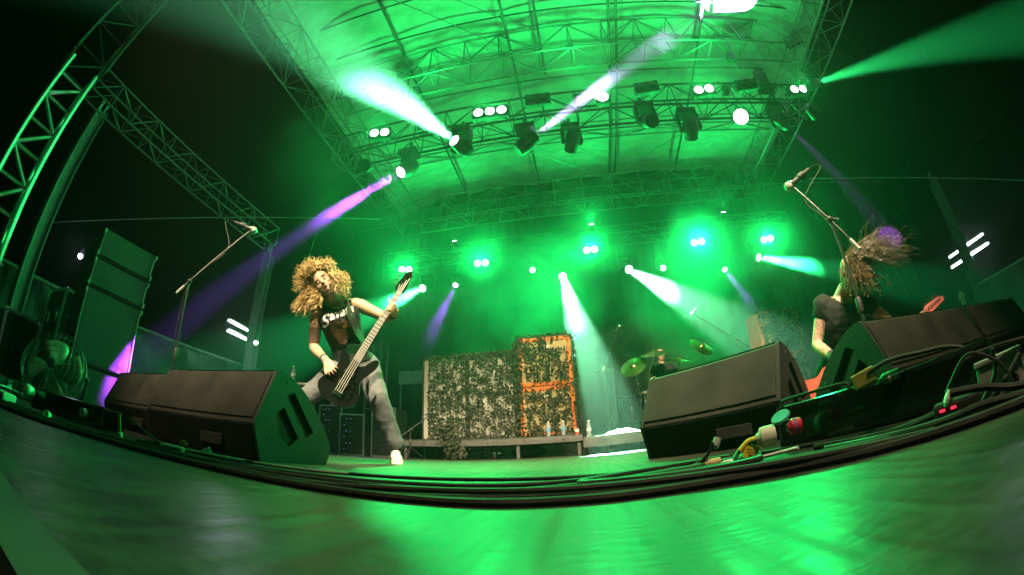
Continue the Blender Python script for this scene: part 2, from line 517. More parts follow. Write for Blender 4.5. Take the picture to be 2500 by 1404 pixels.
def barrier(a, b, h, label, n=4):
    a, b = V((*a, 0)), V((*b, 0))
    r = thing('barrier_fence', label, 'fence', a)
    d = b-a; t = d.normalized(); nn = V((-t.y, t.x, 0))
    vs, fs = [], []
    N, K = 40, 10
    for i in range(N+1):
        for k in range(K+1):
            q = V((d.x*i/N, d.y*i/N, k/K*(h-0.03)))
            q += nn*(0.05*mnoise.noise(V((i*0.35, k*0.5, a.x))) + 0.03*math.sin(k*1.3+i*0.4))
            vs.append(q)
    for i in range(N):
        for k in range(K): fs.append((i*(K+1)+k, (i+1)*(K+1)+k, (i+1)*(K+1)+k+1, i*(K+1)+k+1))
    MB().add(vs, fs, True).build('tarpaulin', TARP, r)
    MB().box(d/2+V((0, 0, h)), (d.length, 0.05, 0.045), Matrix.Rotation(math.atan2(d.y, d.x), 3, 'Z')).build('top_rail', STEELP, r)
    for i in range(n+1):
        p = d*(i/n)+nn*0.09
        MB().rod((p.x, p.y, 0), (p.x, p.y, h), 0.02).build('upright', STEELP, r)
    for i in range(12):
        p = d*((i+0.5)/12)-nn*0.045
        MB().lathe([(0.012, 0), (0.012, 0.006)], (p.x, p.y, h-0.07), nn, 10).build('eyelet', CHROME, r)
    return r
barrier((-7.0, 3.4), (-6.62, 6.6), 1.62, 'dark tarpaulin barrier with steel top rail beyond the loudspeaker stack')
barrier((-7.15, 0.6), (-6.95, 2.0), 1.62, 'short tarpaulin barrier panel behind the flight case')
barrier((8.3, 5.4), (9.6, 2.6), 1.45, 'dark tarpaulin barrier at the guitarist side edge of the stage')
def wire(pts, r, label, m=STEEL, name='rigging_wire', cat='cable', group=None):
    return tag(MB().tube(pts, r, 6).build(name, m), label, cat, group)
def sag(a, b, s, n=14):
    a, b = V(a), V(b)
    return [a.lerp(b, i/n) - V((0, 0, s*4*(i/n)*(1-i/n))) for i in range(n+1)]
wire(sag((-8.88, 1.45, 2.97), (-4.56, 7.76, 5.72), 0.02), 0.012, 'taut pale cable crossing the dark wing above the loudspeaker stack')
wire(sag((5.14, 6.14, 4.44), (7.45, 2.92, 2.22), 0.02), 0.008, 'taut pale cable running to the post on the guitarist side')
wire(sag((-6.47, 4.7, 6.6), (-5.1, 6.16, 3.8), 0.0), 0.006, 'thin guy wire hanging steeply above the bassist', m=RUBBER)
wire(sag((-5.02, 6.23, 6.3), (-5.25, 6.03, 3.6), 0.03), 0.006, 'thin hanging wire dropping from the lighting truss end', m=RUBBER)
wire(sag((10.6, 3.4, 8.6), (8.4, 7.35, 3.85), 0.1), 0.006, 'thin wire hanging over the guitarist from the roof', m=RUBBER)
wire(sag((7.75, 1.98, 3.39), (5.7, 5.6, 2.83), 0.05), 0.006, 'thin diagonal wire behind the guitarist mic stand', m=RUBBER)
TUBE = glow('fluorescent_tube', (0.86, 0.97, 1.0), 9)
def fluoro(a, b, label, w=14):
    a, b = V(a), V(b)
    r = thing('fluorescent_light', label, 'light fitting', (a+b)/2, group='fluorescent tubes in the wings')
    h = (b-a)/2
    MB().rod(-h, h, 0.028, n=10).build('tube', TUBE, r)
    for s in (-1, 1): MB().rod(h*s, h*s*1.06, 0.03, n=10).build('end_cap', WHITEP, r)
    MB().tube([-h+V((0, 0.03, 0.05)), h+V((0, 0.03, 0.05))], 0.022, 6).build('batten', GREYP, r)
    l = bpy.data.lights.new('tube_glow', 'POINT'); l.energy = w; l.color = (0.75, 0.92, 1.0); l.shadow_soft_size = 0.12
    o = bpy.data.objects.new('tube_glow', l); COL.objects.link(o); o.parent = r; o.location = (0, -0.12, -0.05)
fluoro((-8.13, 6.64, 2.9), (-7.75, 7.08, 2.74), 'upper white fluorescent tube behind the bassist side post')
fluoro((-8.12, 6.66, 2.64), (-7.72, 7.12, 2.50), 'lower white fluorescent tube behind the bassist side post')
fluoro((10.18, 7.25, 2.78), (10.84, 6.22, 2.89), 'upper white fluorescent tube behind the guitarist side post')
fluoro((10.16, 7.29, 2.51), (10.87, 6.18, 2.61), 'lower white fluorescent tube behind the guitarist side post')
def bulb(p, label, r_=0.05, w=6):
    r = thing('work_light', label, 'light fitting', p, group='small work lights in the wings')
    MB().ball((0, 0, 0), r_, 12, 8).build('lamp', TUBE, r)
    MB().lathe([(r_*1.3, 0.0), (r_*0.7, 0.09), (r_*0.3, 0.12)], (0, 0.02, r_*0.6)).build('housing', BLK, r)
    l = bpy.data.lights.new('work_glow', 'POINT'); l.energy = w; l.color = (0.8, 0.93, 1.0); l.shadow_soft_size = r_*1.3
    o = bpy.data.objects.new('work_glow', l); COL.objects.link(o); o.parent = r; o.location = (0.1, -0.1, -0.02)
bulb((-7.68, 2.24, 2.46), 'small white work light left of the loudspeaker stack top')
bulb((-6.0, 5.72, 1.98), 'small round work light at the foot of the bassist side post', 0.045)

# ================================================================== side-fill loudspeaker stack
CABP = mat('speaker_paint', (0.015, 0.015, 0.015), 0.5, 0, 0.3, 12, 0.25, 150)
GRILLE = mat('speaker_grille', (0.03, 0.03, 0.03), 0.5, 0.3, 0.15, 60, 0.5, 400)
def pa_box(z0, z1, label):
    r = thing('loudspeaker', label, 'loudspeaker', (-4.3, 1.8, z0), math.radians(-6.5), group='side-fill loudspeaker stack')
    h = z1-z0-0.008
    MB().bbox((-0.34, 0, h/2), (0.66, 0.70, h), 0.012).build('cabinet', CABP, r)
    MB().bbox((-0.004, 0, h/2), (0.024, 0.66, h-0.05), 0.006).build('grille', GRILLE, r)
    for s in (-1, 1):
        MB().box((0.005, s*0.342, h/2), (0.02, 0.012, h-0.02)).build('rigging_rail', STEEL, r)
        for k in (0.035, h-0.035):
            MB().bbox((0.005, s*0.355, k), (0.05, 0.02, 0.05), 0.006).build('rigging_pin', STEEL, r)
    MB().bbox((-0.35, -0.352, h/2), (0.2, 0.012, min(0.12, h*0.4)), 0.004).build('handle', BLK, r)
    for yy in (-0.24, 0.24): MB().bbox((0.009, yy, 0.09), (0.003, 0.09, 0.045), 0.001).build('badge', CABP, r)
for z0, z1, lab in ((0.0, 0.46, 'bottom loudspeaker of the side-fill stack, mostly behind the monitor wedges'), (0.46, 1.21, 'tall loudspeaker in the side-fill stack catching the violet light spot'), (1.21, 1.52, 'short loudspeaker second from the top of the side-fill stack'), (1.52, 1.84, 'topmost short loudspeaker of the side-fill stack')):
    pa_box(z0, z1, lab)
# dark equipment case behind the stack and flight case at the edge
def flight_case(x, y, z, sx, sy, sz, rz, label, m=None, wheels=True):
    r = thing('flight_case', label, 'flight case', (x, y, z), rz)
    z0 = 0.1 if wheels else 0
    MB().box((0, 0, z0+sz/2), (sx-0.01, sy-0.01, sz-0.01)).build('panel_body', m or CASEP, r)
    for i in (-1, 1):
        for j in (-1, 1):
            MB().box((i*(sx/2-0.012), j*(sy/2-0.012), z0+sz/2), (0.034, 0.034, sz-0.06)).build('edge', ALU, r)
            for k in (0, 1): MB().ball((i*(sx/2-0.02), j*(sy/2-0.02), z0+k*sz+(0.02-0.04*k)), 0.036, 10, 6).build('ball_corner', CHROME, r)
            if wheels:
                MB().lathe([(0.04, -0.015), (0.04, 0.015)], (i*(sx/2-0.08), j*(sy/2-0.08), 0.042), (1, 0, 0), 14).build('caster', RUBBER, r)
        for k in (0, 1):
            MB().box((i*(sx/2-0.012), 0, z0+k*sz+(0.012-0.024*k)), (0.034, sy-0.1, 0.034)).build('edge', ALU, r)
            MB().box((0, i*(sy/2-0.012), z0+k*sz+(0.012-0.024*k)), (sx-0.1, 0.034, 0.034)).build('edge', ALU, r)
    for i in (-1, 1):
        MB().bbox((i*sx*0.25, -sy/2, z0+sz*0.72), (0.1, 0.016, 0.12), 0.01).build('latch', CHROME, r)
    MB().bbox((sx/2, 0, z0+sz*0.5), (0.018, 0.17, 0.13), 0.008).build('handle', CHROME, r)
    return r
CASEP = mat('case_laminate', (0.03, 0.03, 0.032), 0.4, 0, 0.3, 8, 0.1, 200)
flight_case(-5.95, 1.05, 0.0, 0.6, 0.55, 0.75, 0.2, 'aluminium edged flight case below the truss tower')
flight_case(-5.35, 1.75, 0.0, 0.55, 0.7, 1.15, 0.1, 'tall black equipment case in shadow beside the loudspeaker stack')

# ================================================================== floor fan
FANW = mat('fan_wire', (0.16, 0.17, 0.16), 0.4, 0.6, 0.2, 10)
def floor_fan(pos, label):
    r = thing('floor_fan', label, 'fan', pos)
    d = V((0.72, -0.55, 0.42)).normalized()
    q = d.to_track_quat('Z', 'Y').to_matrix()
    C = V((0, 0, 0.25))
    def W(p): return C + q @ V(p)
    cage = MB()
    for zz, rr in ((0.07, 0.25), (0.0, 0.262), (-0.07, 0.25)):
        cage.tube([W((rr*math.cos(a*math.pi/20), rr*math.sin(a*math.pi/20), zz)) for a in range(41)], 0.005, 6, False)
    MBo = cage.build('cage_hoop', FANW, r)
    for k in range(5):
        rr = 0.05+k*0.045
        MB().tube([W((rr*math.cos(a*math.pi/20), rr*math.sin(a*math.pi/20), 0.09-rr*0.08)) for a in range(41)], 0.0022, 5, False).build('guard_ring', FANW, r)
    for k in range(30):
        a = 2*math.pi*k/30
        MB().tube([W((0.035*math.cos(a), 0.035*math.sin(a), 0.09)), W((0.2*math.cos(a+0.12), 0.2*math.sin(a+0.12), 0.082)), W((0.25*math.cos(a+0.15), 0.25*math.sin(a+0.15), 0.07)), W((0.262*math.cos(a+.15), 0.262*math.sin(a+.15), 0)), W((0.25*math.cos(a+.15), 0.25*math.sin(a+.15), -0.07))], 0.0018, 4, False).build('guard_wire', FANW, r)
    MB().lathe([(0.0005, 0.1), (0.03, 0.098), (0.038, 0.09), (0.038, 0.08)], C, d).build('badge', BLK, r)
    MB().lathe([(0.06, -0.17), (0.075, -0.15), (0.075, -0.03), (0.03, 0.0), (0.03, 0.03)], C, d).build('motor', BLK, r)
    bl = mat('fan_blade', (0.30, 0.28, 0.23), 0.35, 0.3, 0.15, 8)
    for k in range(4):
        vs, fs = [], []
        for i in range(7):
            rr = 0.035+0.195*i/6
            for j in range(5):
                a = k*math.pi/2 + (j/4-0.5)*(0.9+0.25*math.sin(i/6*math.pi)) + 0.25*i/6
                vs.append(W((rr*math.cos(a), rr*math.sin(a), 0.035*(j/4-0.5)*2*(1-0.3*i/6)+0.01)))
        for i in range(6):
            for j in range(4): fs.append((i*5+j, i*5+j+1, i*5+j+6, i*5+j+5))
        o = MB().add(vs, fs, True).build('blade', bl, r)
        sm = o.modifiers.new('thick', 'SOLIDIFY'); sm.thickness = 0.002
    st = MB()
    a, b = W((0, 0.28, 0)), W((0, -0.28, 0))
    st.tube(smooth_path([(0.10, 0.24, 0.012), (-0.14, 0.24, 0.012), (-0.17, 0.2, 0.012), (-0.17, -0.2, 0.012), (-0.14, -0.24, 0.012), (0.10, -0.24, 0.012)]), 0.011, 8)
    st.build('floor_stand', BLK, r)
    ax = q @ V((1, 0, 0))
    for s in (-1, 1):
        top = C + V((-0.55*s, -0.72*s, 0)).normalized()*0.275
        foot = V((-0.1*s-0.03, -0.2*s, 0.012))
        MB().tube(smooth_path([foot, foot*0.5+top*0.5+V((0.0, 0.0, -0.05)), top]), 0.009, 8).build('stand_arm', BLK, r)
        MB().ball(top, 0.018, 10, 6).build('tilt_knob', BLK, r)
floor_fan((-3.12, 0.93, 0.0), 'round caged floor fan tilted up beside the monitor wedges')
fb = thing('plug_box', 'low black plug box in front of the floor fan', 'power box', (-2.2, 0.80, 0), 0.35)
MB().bbox((0, 0, 0.05), (0.62, 0.16, 0.1), 0.012).build('housing', BLKGLOSS, fb)
MB().lathe([(0.024, 0), (0.03, 0.012), (0.03, 0.05), (0.02, 0.06)], (-0.28, -0.09, 0.06), (0, -1, 0.3)).build('socket', WHITEP, fb)
MB().lathe([(0.018, 0), (0.022, 0.01), (0.022, 0.03)], (0.2, -0.085, 0.05), (0, -1, 0)).build('socket', GREYP, fb)

# ================================================================== monitor wedges
WEDGE = mat('wedge_texture_paint', (0.031, 0.029, 0.025), 0.62, 0, 0.5, 5, 0.35, 220, spec=0.2)
WEDGE_SHADE = mat('wedge_painted_shade', (0.010, 0.010, 0.010), 0.7, 0, 0.3, 7, 0.3, 200, spec=0.1)  # darker copy of the wedge paint: shade on the lower face put into colour
WEDGE_S = mat('wedge_side_paint', (0.022, 0.022, 0.022), 0.5, 0, 0.2, 9, 0.3, 220, spec=0.3)
PROF = [(0.05, 0.0), (0.0, 0.155), (0.008, 0.172), (0.118, 0.395), (0.135, 0.405), (0.16, 0.405), (0.24, 0.385), (0.34, 0.335), (0.43, 0.265), (0.51, 0.18), (0.56, 0.11), (0.565, 0.06), (0.525, 0.0)]
def inset(poly, d):
    n = len(poly); out = []
    cx = sum(p[0] for p in poly)/n; cy_ = sum(p[1] for p in poly)/n
    for x, y in poly:
        v = V((x-cx, y-cy_)); L = v.length
        out.append((cx+v.x*(1-d/L), cy_+v.y*(1-d/L)))
    return out
def side_panel(sx, w):
    """side of a wedge with two recessed handle slots"""
    bm = bmesh.new()
    xo = sx*w/2
    holes = [[(0.20, 0.30), (0.255, 0.325), (0.415, 0.155), (0.36, 0.125)], [(0.14, 0.215), (0.185, 0.25), (0.30, 0.12), (0.235, 0.075), (0.16, 0.12)]]
    loops = [[(y, z) for y, z in PROF]] + holes
    edges = []
    rings = []
    for lp in loops:
        vs = [bm.verts.new((xo, y, z)) for y, z in lp]
        rings.append(vs)
        for i in range(len(vs)): edges.append(bm.edges.new((vs[i], vs[(i+1) % len(vs)])))
    bmesh.ops.triangle_fill(bm, use_beauty=True, edges=edges)
    for vs in rings[1:]:
        c = V((0, 0, 0))
        for v in vs: c += v.co
        c /= len(vs)
        inner = [bm.verts.new(((v.co-c)*0.9+c) + V((-sx*0.08, 0, 0))) for v in vs]
        n = len(vs)
        for i in range(n): bm.faces.new((vs[i], vs[(i+1) % n], inner[(i+1) % n], inner[i]))
        bm.faces.new(inner)
    # edge thickness
    outer = rings[0]
    back = [bm.verts.new(v.co + V((-sx*0.018, 0, 0))) for v in outer]
    n = len(outer)
    for i in range(n): bm.faces.new((outer[i], outer[(i+1) % n], back[(i+1) % n], back[i]))
    bmesh.ops.recalc_face_normals(bm, faces=bm.faces)
    me = bpy.data.meshes.new('side_panel')
    bm.to_mesh(me); bm.free()
    me.materials.append(WEDGE_S)
    return me
def wedge(corner, dirx, w, label):
    """corner: near left-hand floor corner under the knee; dirx: direction along the front edge"""
    rz = math.atan2(dirx[1], dirx[0])
    r = thing('monitor_wedge', label, 'stage monitor', (corner[0]+dirx[0]*w/2, corner[1]+dirx[1]*w/2, 0), rz, group='monitor wedges along the stage front')
    ip = inset(PROF, 0.006)
    MB().prism(ip, w-0.04, (-(w-0.04)/2, 0, 0), (V((0, 1, 0)), V((0, 0, 1)), V((1, 0, 0)))).build('cabinet', WEDGE, r)
    for s in (-1, 1):
        o = bpy.data.objects.new('side_panel', side_panel(s, w)); COL.objects.link(o); o.parent = r
    # front faces and grille as separate panels standing 4 mm proud of the carcass
    def panel(name, p, q, t, m, e=0.02):
        p, q = V((0, *p)), V((0, *q)); u = (q-p).normalized(); nrm = V((0, -u.z, u.y))
        c = (p+q)/2 + nrm*t/2
        L = (q-p).length
        rot = Matrix((V((1, 0, 0)), u, V((1, 0, 0)).cross(u))).transposed()
        MB().bbox(c, (w-e*2, L, abs(t)), 0.003, rot).build(name, m, r)
    panel('upper_panel', (0.014, 0.178), (0.115, 0.388), 0.006, WEDGE)
    panel('lower_panel', (0.046, 0.008), (0.003, 0.150), 0.006, WEDGE_SHADE)
    g = MB()
    vs, fs = [], []
    for i, (y, z) in enumerate(PROF[5:11]):
        for s in (-1, 1): vs.append((s*(w/2-0.025), y+0.004, z+0.006))
    for i in range(5): fs.append((2*i, 2*i+1, 2*i+3, 2*i+2))
    g.add(vs, fs).build('grille', GRILLE, r)
    MB().bbox((w*0.18, 0.012, 0.07), (0.16, 0.02, 0.05), 0.004).build('connector_plate', BLK, r)
    for s in (-1, 1):
        for yy, zz in ((0.2, 0.36), (0.44, 0.2), (0.09, 0.1), (0.5, 0.05)):
            MB().lathe([(0.006, 0), (0.006, 0.003)], (s*w/2, yy, zz), (s, 0, 0), 8).build('bolt', DARKST, r)
    return r
def nrm2(x, y):
    l = math.hypot(x, y); return (x/l, y/l)
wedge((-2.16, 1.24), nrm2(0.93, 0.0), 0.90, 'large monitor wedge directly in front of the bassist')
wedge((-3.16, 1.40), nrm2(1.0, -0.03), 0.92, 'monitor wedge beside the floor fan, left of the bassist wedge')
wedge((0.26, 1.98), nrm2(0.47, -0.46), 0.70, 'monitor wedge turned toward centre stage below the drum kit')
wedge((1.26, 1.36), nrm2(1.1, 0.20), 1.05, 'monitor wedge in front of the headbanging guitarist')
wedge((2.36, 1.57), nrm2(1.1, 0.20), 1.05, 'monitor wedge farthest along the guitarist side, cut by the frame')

# ================================================================== camouflaged amplifiers
CLOTH_G = mat('grey_grille_cloth', (0.34, 0.33, 0.29), 0.8, 0, 0.15, 50, 0.4, 300)
CLOTH_B = mat('basketweave_cloth', (0.42, 0.33, 0.16), 0.8, 0, 0.2, 60, 0.4, 250)
ORANGE = mat('orange_vinyl', (0.80, 0.17, 0.012), 0.5, 0, 0.15, 12, 0.15, 160)
BLKVIN = mat('black_vinyl', (0.022, 0.022, 0.02), 0.5, 0, 0.2, 14, 0.3, 200)
def cab(x, y, z, w, d, h, vinyl, cloth, label, rz=0, fr=0.05, name='speaker_cabinet'):
    r = thing(name, label, 'amplifier cabinet', (x, y, z), rz)
    MB().bbox((0, d/2+0.006, h/2), (w, d, h-0.006), 0.02).build('shell', vinyl, r)
    MB().bbox((0, 0.004, h/2), (w-2*fr, 0.03, h-2*fr), 0.004).build('grille_cloth', cloth, r)
    f = MB()
    for s in (-1, 1):
        MB().bbox((s*(w/2-fr/2), 0.0, h/2), (fr, 0.045, h-0.01), 0.008).build('front_frame', vinyl, r)
        MB().bbox((0, 0.0, h/2+s*(h/2-fr/2-0.005)), (w-2*fr-0.002, 0.045, fr), 0.008).build('front_frame', vinyl, r)
    for i in (-1, 1):
        for k in (0, 1):
            MB().bbox((i*(w/2-0.02), 0.02, k*h+0.02-0.04*k), (0.05, 0.1, 0.05), 0.01).build('corner_cap', BLK, r)
    MB().bbox((0, -0.016, h*0.8), (0.16, 0.008, 0.05), 0.003).build('badge', WHITEP, r)
    return r
AY, AZ = 6.85, 0.33
cab(-2.40, AY, AZ, 0.83, 0.45, 1.50, BLKVIN, CLOTH_G, 'tall netted bass cabinet with grey cloth, bassist end of the riser', fr=0.03)
cab(-1.55, AY, AZ, 0.83, 0.45, 1.47, BLKVIN, CLOTH_G, 'tall netted bass cabinet with grey cloth, beside the orange stack', fr=0.03)
cab(-0.60, AY-0.02, AZ, 0.92, 0.42, 0.86, ORANGE, CLOTH_B, 'lower orange framed guitar cabinet under camouflage net at centre', fr=0.07)
cab(-0.60, AY-0.02, AZ+0.865, 0.92, 0.42, 0.86, ORANGE, CLOTH_B, 'upper orange framed guitar cabinet under camouflage net at centre', fr=0.07)
cab(3.68, 6.7, 0.33, 0.95, 0.42, 0.84, ORANGE, CLOTH_B, 'lower orange guitar cabinet behind the tattooed guitarist', 0.12, fr=0.07)
cab(3.68, 6.7, 1.175, 0.95, 0.42, 0.84, ORANGE, CLOTH_B, 'upper orange guitar cabinet behind the tattooed guitarist', 0.12, fr=0.07)
NETM = mat('camo_net_cloth', (0.032, 0.034, 0.022), 0.85, 0, 0.5, 5, 0.2, 80)
def net_pieces(mb, o, U, W_, nrm, w, h, dens, seed, hole=0.30, size=(0.024, 0.056), skip=None):
    """garnish leaves of a camouflage net over a w x h panel at o"""
    rnd = random.Random(seed)
    o, U, W_, nrm = V(o), V(U), V(W_), V(nrm)
    n = int(w*h*dens)
    for _ in range(n):
        u, v = rnd.random()*w, rnd.random()*h
        q = mnoise.noise(V((u*8.0+seed, v*8.0, 0))) + 0.6*mnoise.noise(V((u*19+seed, v*19, 3)))
        if q > hole: continue
        if skip and skip(u, v) and rnd.random() < 0.72: continue
        a = rnd.gauss(math.pi/2, 0.8)
        L, B = rnd.uniform(*size)*1.1, rnd.uniform(0.35, 0.75)*size[0]
        off = rnd.uniform(0.006, 0.055)
        c = o + U*u + W_*v + nrm*off
        e = (U*math.cos(a) + W_*math.sin(a))
        f = (-U*math.sin(a) + W_*math.cos(a))
        cu, tw = rnd.uniform(-0.02, 0.03), rnd.uniform(-0.6, 0.6)
        f2 = (f*math.cos(tw) + nrm*math.sin(tw))
        vs = [c - e*L*0.5, c - e*L*0.15 + f2*B, c + e*L*0.2 + f2*B*0.7 + nrm*cu, c + e*L*0.5 + nrm*cu*1.5, c + e*L*0.2 - f2*B*0.8 + nrm*cu, c - e*L*0.15 - f2*B]
        mb.add(vs, [(0, 1, 2, 5), (5, 2, 3, 4)])
def net_strands(mb, o, U, W_, nrm, w, h, step=0.09):
    o, U, W_, nrm = V(o), V(U), V(W_), V(nrm)
    for k in range(int(w/step)+1):
        pts = [o + U*min(w, max(0, k*step+0.02*mnoise.noise(V((k*3.1, j*0.7, 1))))) + W_*(h*j/10) + nrm*(0.016+0.012*mnoise.noise(V((k*1.0, j*1.0, 5)))) for j in range(11)]
        mb.tube(pts, 0.0022, 4, False)
    for k in range(int(h/step)+1):
        pts = [o + U*(w*j/10) + W_*min(h, max(0, k*step+0.02*mnoise.noise(V((k*2.1, j*0.9, 9))))) + nrm*(0.018+0.012*mnoise.noise(V((k*1.0, j*1.0, 8)))) for j in range(11)]
        mb.tube(pts, 0.0022, 4, False)
def camo_net(label, panels, extra=None, seed=1, skip=None):
    r = thing('camouflage_net', label, 'camouflage net')
    g, s = MB(), MB()
    for i, (o, U, W_, nr, w, h, dens, hole) in enumerate(panels):
        net_pieces(g, o, U, W_, nr, w, h, dens, seed*10+i, hole, skip=skip if i == 0 else None)
        if h > 0.3: net_strands(s, o, U, W_, nr, w, h)
    if extra: extra(g)
    o = g.build('garnish', NETM, r); o['kind'] = 'stuff'
    o = s.build('mesh_cord', NETM, r); o['kind'] = 'stuff'
    return r
XU, ZU, FN, TN = (1, 0, 0), (0, 0, 1), (0, -1, 0), (0, 0, 1)
def bundle(g):
    rnd = random.Random(5)
    for _ in range(900):     # twisted end of the net hanging off the riser to the floor
        t = rnd.random()
        c = V((-2.22 + 0.22*t, 6.38 - 0.08*t, 0.52*(1-t)+0.03)) + V((rnd.gauss(0, 0.075), rnd.gauss(0, 0.05), rnd.gauss(0, 0.02)))
        e = V((rnd.gauss(0, 1), rnd.gauss(0, 1), rnd.gauss(0, 1.3))).normalized()*0.03
        f = e.orthogonal()*0.6
        g.add([c-e, c+f, c+e, c-f], [(0, 1, 2, 3)])
    for _ in range(800):     # net lying on the riser lip along the cabinets
        c = V((rnd.uniform(-2.6, -0.1), 6.8-abs(rnd.gauss(0, 0.07)), 0.335+abs(rnd.gauss(0, 0.022))))
        e = V((rnd.gauss(0, 1), rnd.gauss(0, 1), rnd.gauss(0, .5))).normalized()*0.03
        f = e.orthogonal()*0.5
        g.add([c-e, c+f, c+e, c-f], [(0, 1, 2, 3)])
camo_net('dark camouflage net draped over the two grey bass cabinets', [
    ((-2.68, 6.80, 0.35), XU, ZU, FN, 1.58, 1.50, 2000, 0.24), ((-2.81, 6.80, 1.72), XU, ZU, FN, 0.3, 0.14, 900, 0.25), ((-2.68, 6.80, 1.82), XU, (0, 1, 0), TN, 1.58, 0.45, 900, 0.4),], bundle, 1)
camo_net('dark camouflage net draped over the central orange cabinets', [
    ((-1.10, 6.78, 0.35), XU, ZU, FN, 0.99, 1.48, 2000, 0.24), ((-1.10, 6.78, 1.80), XU, ZU, FN, 0.55, 0.26, 2000, 0.24), ((-0.6, 6.78, 1.98), XU, ZU, FN, 0.5, 0.1, 900, 0.1), ((-1.10, 6.80, 2.06), XU, (0, 1, 0), TN, 1.0, 0.42, 900, 0.4),
    ((-0.13, 6.82, 0.35), (0, 1, 0), ZU, (1, 0, 0), 0.42, 1.72, 2000, 0.24), ((-1.12, 6.72, 0.4), XU, ZU, FN, 0.14, 1.6, 1400, 0.4)], None, 2, lambda u, v: u < 0.16 or abs(v-0.86) < 0.075 or u > 0.9)
camo_net('dark camouflage net draped over the orange cabinets behind the guitarist', [
    ((3.22, 6.60, 0.35), (0.993, 0.119, 0), ZU, (0.119, -0.993, 0), 0.96, 1.66, 2000, 0.24), ((4.17, 6.72, 0.35), (-0.119, 0.993, 0), ZU, (0.993, 0.119, 0), 0.42, 1.66, 2000, 0.24)], None, 3, lambda u, v: u > 0.84 or abs(v-0.85) < 0.06)
def riser(x0, x1, y0, y1, top, th, label, name='riser_platform', legs=True, m=None):
    r = thing(name, label, 'stage riser', ((x0+x1)/2, (y0+y1)/2, 0))
    w, d = x1-x0, y1-y0
    MB().bbox((0, 0, top-0.01), (w, d, 0.02), 0.004).build('deck', mat('riser_deck', (0.04, 0.04, 0.038), 0.5, 0, 0.3, 6, 0.2, 60), r)
    for s in (-1, 1):
        MB().bbox((0, s*(d/2-0.02), top-0.02-th/2), (w, 0.035, th), 0.006).build('side_rail', DARKST, r)
        MB().bbox((s*(w/2-0.02), 0, top-0.02-th/2), (0.035, d-0.08, th), 0.006).build('side_rail', DARKST, r)
    if legs:
        n = max(2, int(w/0.95)+1)
        for i in range(n):
            for s in (-1, 1):
                MB().box((-w/2+0.06+(w-0.12)*i/(n-1), s*(d/2-0.06), (top-th-0.02)/2), (0.05, 0.05, top-th-0.02)).build('leg', DARKST, r)
    for k in range(5):
        MB().lathe([(0.01, 0), (0.01, 0.006)], (-w/2+0.3+k*(w-0.6)/4, -d/2-0.002, top-0.06), (0, -1, 0), 8).build('rivet', CHROME, r)
    return r
riser(-2.99, -0.05, 6.35, 7.9, 0.325, 0.09, 'low black riser under the camouflaged amplifiers')
riser(3.0, 4.9, 6.3, 7.6, 0.325, 0.09, 'low black riser under the orange cabinets behind the guitarist')
def dolly(x, y, w, label):
    r = thing('wheeled_dolly', label, 'dolly', (x, y, 0))
    MB().bbox((0, 0, 0.135), (w, 0.5, 0.04), 0.008).build('board', BLK, r)
    for i in (-1, 1):
        for j in (-1, 1):
            MB().box((i*(w/2-0.08), j*0.18, 0.1), (0.06, 0.06, 0.03)).build('caster_plate', CHROME, r)
            c = MB().lathe([(0.045, -0.015), (0.045, 0.015)], (i*(w/2-0.08), j*0.18, 0.046), (1, 0, 0), 14).build('caster', RUBBER, r)
dolly(-1.85, 6.75, 0.95, 'wheeled dolly parked under the amplifier riser')
bag = thing('soft_bag', 'black slumped bag under the amplifier riser', 'bag', (-0.95, 6.9, 0))
MB().ball((0, 0, 0.1), 0.3, 18, 10, (1.0, 0.6, 0.35)).build('body', BLKVIN, bag)
MB().tube(smooth_path([(-0.2, -0.1, 0.16), (-0.1, -0.15, 0.24), (0.1, -0.15, 0.24), (0.2, -0.1, 0.16)]), 0.012).build('strap', BLK, bag)

# ================================================================== drum riser and kit
dr = riser(-0.04, 3.0, 5.75, 8.2, 0.255, 0.13, 'wheeled drum riser with white towel on its front edge', legs=False)
for x in (-1.42, -1.2, 0.2, 1.42):
    for y in (-1.08, 1.08):
        f = MB().box((x, y, 0.095), (0.06, 0.06, 0.02))
        for s in (-1, 1): f.box((x+s*0.025, y, 0.06), (0.006, 0.05, 0.07))
        f.build('caster_fork', CHROME, dr)
        MB().lathe([(0.05, -0.016), (0.05, 0.016)], (x, y, 0.052), (1, 0, 0), 16).build('caster', mat('caster_tread', (0.3, 0.28, 0.24), 0.5), dr)
MB().bbox((0.5, -1.226, 0.14), (0.3, 0.006, 0.05), 0.003).build('handle_plate', STEEL, dr)
BRONZE = mat('cymbal_bronze', (0.55, 0.42, 0.16), 0.22, 1.0, 0.25, 20, 0.2, 200)
DRUMSH = mat('drum_shell', (0.010, 0.010, 0.012), 0.4, 0, 0.3, 8, spec=0.25)
HEADM = mat('drum_head', (0.30, 0.30, 0.29), 0.5, 0, 0.1, 8)
